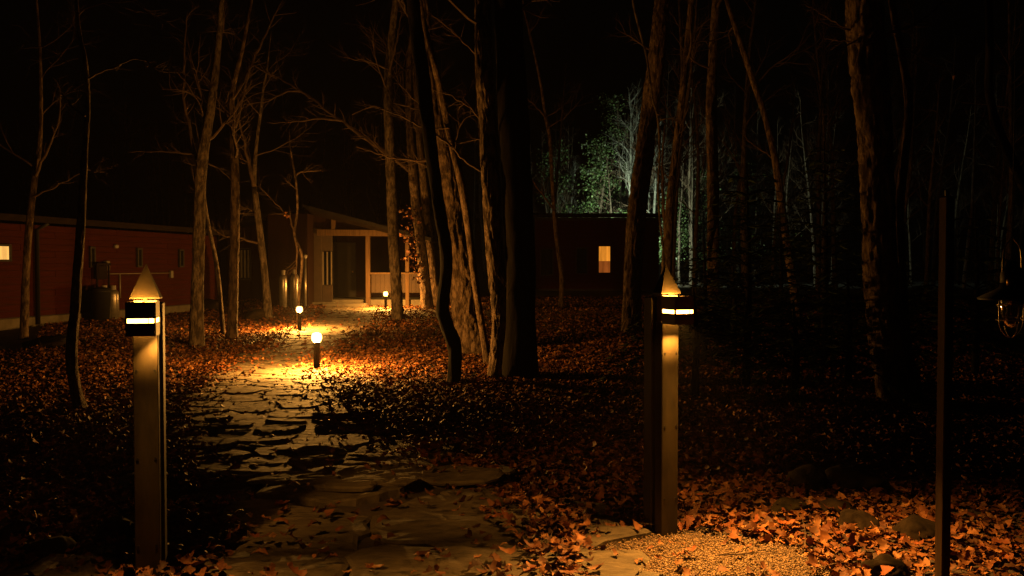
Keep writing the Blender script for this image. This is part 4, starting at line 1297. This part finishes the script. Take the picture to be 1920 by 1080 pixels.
# ------------------------------------------------------------------ dark evergreens at right (drooping sprays)
def hemlock(px, d, height, label, seed, dens=1.0):
    rnd = random.Random(seed)
    x = P2(px, d)
    t = empty('evergreen', (x, d, gzf(x, d)))
    tag(t, label, 'evergreen', 'dark evergreens behind the lamp post')
    trunk_part('trunk', [V((0, 0, -.1)), V((.03, .02, height * .5)), V((0, .04, height))], [.05, .032, .008], 'brown', 'bark_dark', t, seed)
    br = MB(); pos = []; Rs = []; 
    z = .35
    sp_v, sp_t, o = [], [], 0
    while z < height * .97:
        k = rnd.randint(3, 5)
        ln = (1 - z / height) * 1.5 + .25
        a0 = rnd.uniform(0, 6.28)
        for j in range(k):
            a = a0 + 6.28 * j / k + rnd.uniform(-.3, .3)
            l = ln * rnd.uniform(.7, 1.15)
            dv = V((math.cos(a), math.sin(a), 0))
            pts = [V((0, 0, z)) + dv * (l * q) + V((0, 0, .22 * l * math.sin(q * 2.2) - .30 * l * q * q)) for q in (0, .25, .5, .75, 1)]
            br.tube(pts, [.010, .008, .006, .004, .002], 4, cap=False)
            # flat sprays both sides
            m_ = int(l * 34 * dens)
            for s in range(m_):
                q = .12 + .88 * rnd.random()
                i = min(int(q * 4), 3); p = pts[i].lerp(pts[i + 1], q * 4 - i)
                sd = V((-dv.y, dv.x, 0)) * rnd.choice((-1, 1))
                out = (sd * rnd.uniform(.5, 1) + dv * rnd.uniform(.3, .9) + V((0, 0, rnd.uniform(-.45, .1)))).normalized()
                L2 = rnd.uniform(.07, .20) * (1.15 - q * .5)
                wv = out.cross(V((rnd.gauss(0, .2), rnd.gauss(0, .2), 1))).normalized() * L2 * .16
                e = p + out * L2
                m1 = p + out * L2 * .45 + V((0, 0, -.006))
                sp_v += [p, m1 + wv, e, m1 - wv]
                sp_t += [(o, o + 1, o + 2), (o, o + 2, o + 3)]; o += 4
        z += rnd.uniform(.10, .19)
    br.build('branch', M['bark_dark'], t)
    base = np.array([.030, .050, .018])
    cols = np.repeat(base[None] * rng.uniform(.6, 1.4, (len(sp_v) // 4, 1)), 4, axis=0)
    c_ = np_obj('crown', np.array([tuple(v) for v in sp_v]), np.array(sp_t), M['needle'], t, cols=cols)
    return t
hemlock(1400, 10.2, 2.7, 'dark young evergreen nearest the lamp post by the gravel', 31)
hemlock(1545, 11.8, 3.2, 'dark young evergreen just before the thick rough tree', 32)
hemlock(1320, 13.0, 1.9, 'dark evergreen half hidden behind the lamp post by the gravel', 33)
hemlock(1462, 14.5, 2.5, 'dark evergreen standing behind the other young evergreens', 34)
hemlock(1302, 9.6, 1.25, 'low dark evergreen shrub just behind the lamp post by the gravel', 36, 1.5)
hemlock(1490, 9.2, 1.1, 'low dark evergreen shrub behind the rocks on the leaf pile', 37, 1.6)
hemlock(1590, 10.6, 1.5, 'bushy dark evergreen shrub left of the thick rough tree', 38, 1.5)
hemlock(1375, 12.2, 1.6, 'bushy dark evergreen shrub below the straight brown tree', 39, 1.5)
hemlock(1765, 10.8, 1.3, 'low dark evergreen shrub right of the thick rough tree', 40, 1.5)
hemlock(1680, 13.5, 1.7, 'dark evergreen shrub far behind the thick rough tree', 41, 1.4)
hemlock(1830, 12.0, 2.4, 'low dark evergreen beyond the stake and the lantern', 35)

# ------------------------------------------------------------------ floodlit evergreens and birch behind the cabin
def leafy_tree(px, d, height, width, label, seed, n=2600, tint=(.055, .083, .029), z0=1.0):
    rnd = random.Random(seed)
    x = P2(px, d)
    g = gzf(x, d)
    t = empty('leafy_tree', (x, d, g))
    tag(t, label, 'tree', 'floodlit leafy trees behind the cabin')
    trunk_part('trunk', [V((0, 0, -.2)), V((rnd.gauss(0, .2), 0, height * .4)), V((rnd.gauss(0, .4), 0, height * .95))], [.14, .10, .03], 'smooth', 'bark_grey', t, seed)
    br = MB(); cen = []
    for k in range(26):
        z = z0 + (height - z0) * (k + rnd.random()) / 26
        a = rnd.uniform(0, 6.28)
        l = width * (1.1 - .7 * z / height) * rnd.uniform(.5, 1.1)
        e = V((math.cos(a) * l, math.sin(a) * l, z + rnd.uniform(.1, .7)))
        br.tube([V((0, 0, z)), V((e.x * .5, e.y * .5, z + .2)), e], [.035, .02, .008], 4, cap=False)
        for q in (.45, .7, 1.0): cen.append((e.x * q, e.y * q, z + (e.z - z) * q + rnd.gauss(0, .15)))
    br.build('branches', M['twig'], t)
    nn = n // len(cen)
    o = leaf_cloud('crown', t, cen, nn, (.34, .34, .20), (.10, .20), 'green_leaf', lambda m_: np.array(tint)[None] * rng.uniform(.5, 1.7, (m_, 1)) * rng.uniform(.85, 1.15, (m_, 3)), (0, 0, 0))
    return t
LT = [(1125, 52, 8.5, 2.0, 'brightest floodlit leafy tree, right above the amber window', 2600), (1040, 56, 9.0, 2.2, 'dim floodlit leafy tree left of the amber window', 1500),
      (1160, 58, 12.5, 2.4, 'tall floodlit leafy tree behind the pale birch', 2000), (1265, 51, 5.0, 1.4, 'bright floodlit leafy tree in the gap beside the cabin', 2600),
      (1312, 53, 6.5, 1.7, 'floodlit leafy tree seen between the straight brown trunks', 2200), (1385, 56, 7.5, 2.0, 'dim floodlit leafy tree behind the dark evergreens', 1500),
      (1450, 59, 7.5, 2.2, 'dimmest floodlit leafy tree, deep behind the slanting slim tree', 1300)]
for i, (px_, d, h, w_, lab, nl) in enumerate(LT):
    leafy_tree(px_, d, h, w_, lab, 60 + i, nl)

def birch(px, d, height, label, seed, lean=0.0, r=.12):
    rnd = random.Random(seed)
    x = P2(px, d); t = empty('birch', (x, d, gzf(x, d)))
    tag(t, label, 'tree', 'pale floodlit birches')
    top = V((lean, 0, height))
    pts = [V((0, 0, -.2)), V((lean * .2 + rnd.gauss(0, .1), 0, height * .35)), V((lean * .5, 0, height * .65)), top]
    trunk_part('trunk', pts, [r, r * .8, r * .55, r * .2], 'smooth', 'bark_birch', t, seed)
    cm = MB()
    for k in range(13):
        f = .4 + .6 * (k + rnd.random()) / 13
        p = V((lean * f * f, 0, height * f))
        a = rnd.uniform(0, 6.28)
        grow(cm, p, V((math.cos(a) * .55, math.sin(a) * .55, 1.0)), height * .3 * (1.3 - f), r * .35, 2, rnd, up=.6)
    cm.build('crown', M['bark_birch'], t)
    return t
birch(1182, 50.5, 11.0, 'pale floodlit birch with an upswept crown behind the cabin', 80, r=.14)
birch(1228, 51, 9.0, 'pale birch trunk glimpsed right of the brown straight tree', 81, r=.13)
birch(1064, 58, 8.0, 'thin pale birch left of the pale upswept birch', 82, .5, .08)
birch(1370, 56, 7.5, 'thin pale birch seen right of the straight brown tree', 83, -.3, .07)
birch(1425, 58, 7.5, 'thin pale birch just before the slanting slim tree', 84, .2, .07)

# ------------------------------------------------------------------ far bare wood
protos = []
for k in range(4):
    rnd = random.Random(200 + k)
    t = empty('bare_tree', (0, 0, 0))
    h = 11.0
    pts = [V((0, 0, -.3))]
    dv = V((0, 0, 1))
    for i in range(6):
        dv = (dv + V((rnd.gauss(0, .05), rnd.gauss(0, .05), .2))).normalized()
        pts.append(pts[-1] + dv * h / 6)
    rad = [.11, .095, .085, .07, .055, .035, .012]
    trunk_part('trunk', pts, rad, 'smooth', 'bark_grey', t, 200 + k)
    cm = MB()
    for q in range(12):
        f = .28 + .7 * (q + rnd.random()) / 12
        i = min(int(f * 6), 5); p = pts[i].lerp(pts[i + 1], f * 6 - i)
        a = rnd.uniform(0, 6.28)
        grow(cm, p, V((math.cos(a), math.sin(a), .9)), 2.4 * (1.25 - f), .028, 2, rnd, up=.4)
    cm.build('crown', M['twig'], t)
    protos.append(t)
rnd = random.Random(9)
spots = []
for _ in range(400):
    d = rnd.uniform(49, 66); px_ = rnd.uniform(985, 1560); x = P2(px_, d)
    if any((x - a) ** 2 + (d - b) ** 2 < 1.3 ** 2 for a, b, _ in spots): continue
    spots.append((x, d, px_))
    if len(spots) >= 34: break
for _ in range(4000):
    d = rnd.uniform(27, 80)
    px_ = rnd.uniform(-60, 1980)
    if d < 46 and 400 < px_ < 1250: continue
    if px_ < 450 and d < 30: continue
    if px_ < 440 and d < 45 and px_ > -200: d += 16
    x = P2(px_, d)
    if any((x - a) ** 2 + (d - b) ** 2 < 2.2 ** 2 for a, b, _ in spots): continue
    if px_ < 1250 and rnd.random() < .45: continue
    spots.append((x, d, px_))
    if len(spots) >= 125: break
used = [False] * 4
for i, (x, d, px_) in enumerate(spots):
    k = i % 4
    src = protos[k]
    if not used[k]:
        o = src; used[k] = True
    else:
        o = src.copy(); COL.objects.link(o)
        for ch in src.children:
            c = ch.copy(); COL.objects.link(c); c.parent = o
    o.location = (x, d, gzf(x, d))
    s = rnd.uniform(.75, 1.25)
    o.scale = (s, s, s * rnd.uniform(.9, 1.2)); o.rotation_euler = (rnd.gauss(0, .03), rnd.gauss(0, .03), rnd.uniform(0, 6.28))
    tag(o, 'thin bare tree in the dark wood far behind the buildings', 'tree', 'thin bare trees of the far dark wood')

# ------------------------------------------------------------------ thin mist added in place of lens glow
hz = MB().box((0, 140, 14), (330, 320, 36)).build('glow_haze', None)
hz.data.materials.clear()
hm = bpy.data.materials.new('glow_haze'); hm.use_nodes = True
ht_ = hm.node_tree; ht_.nodes.clear()
pv_ = ht_.nodes.new('ShaderNodeVolumePrincipled')
pv_.inputs['Color'].default_value = (.9, .9, .9, 1)
pv_.inputs['Density'].default_value = GLOW_HAZE
pv_.inputs['Anisotropy'].default_value = .3
ho_ = ht_.nodes.new('ShaderNodeOutputMaterial')
ht_.links.new(pv_.outputs[0], ho_.inputs['Volume'])
hz.data.materials.append(hm)
tag(hz, 'thin mist added to stand in for lens glow around the lamps', 'glow_haze', kind='stuff')
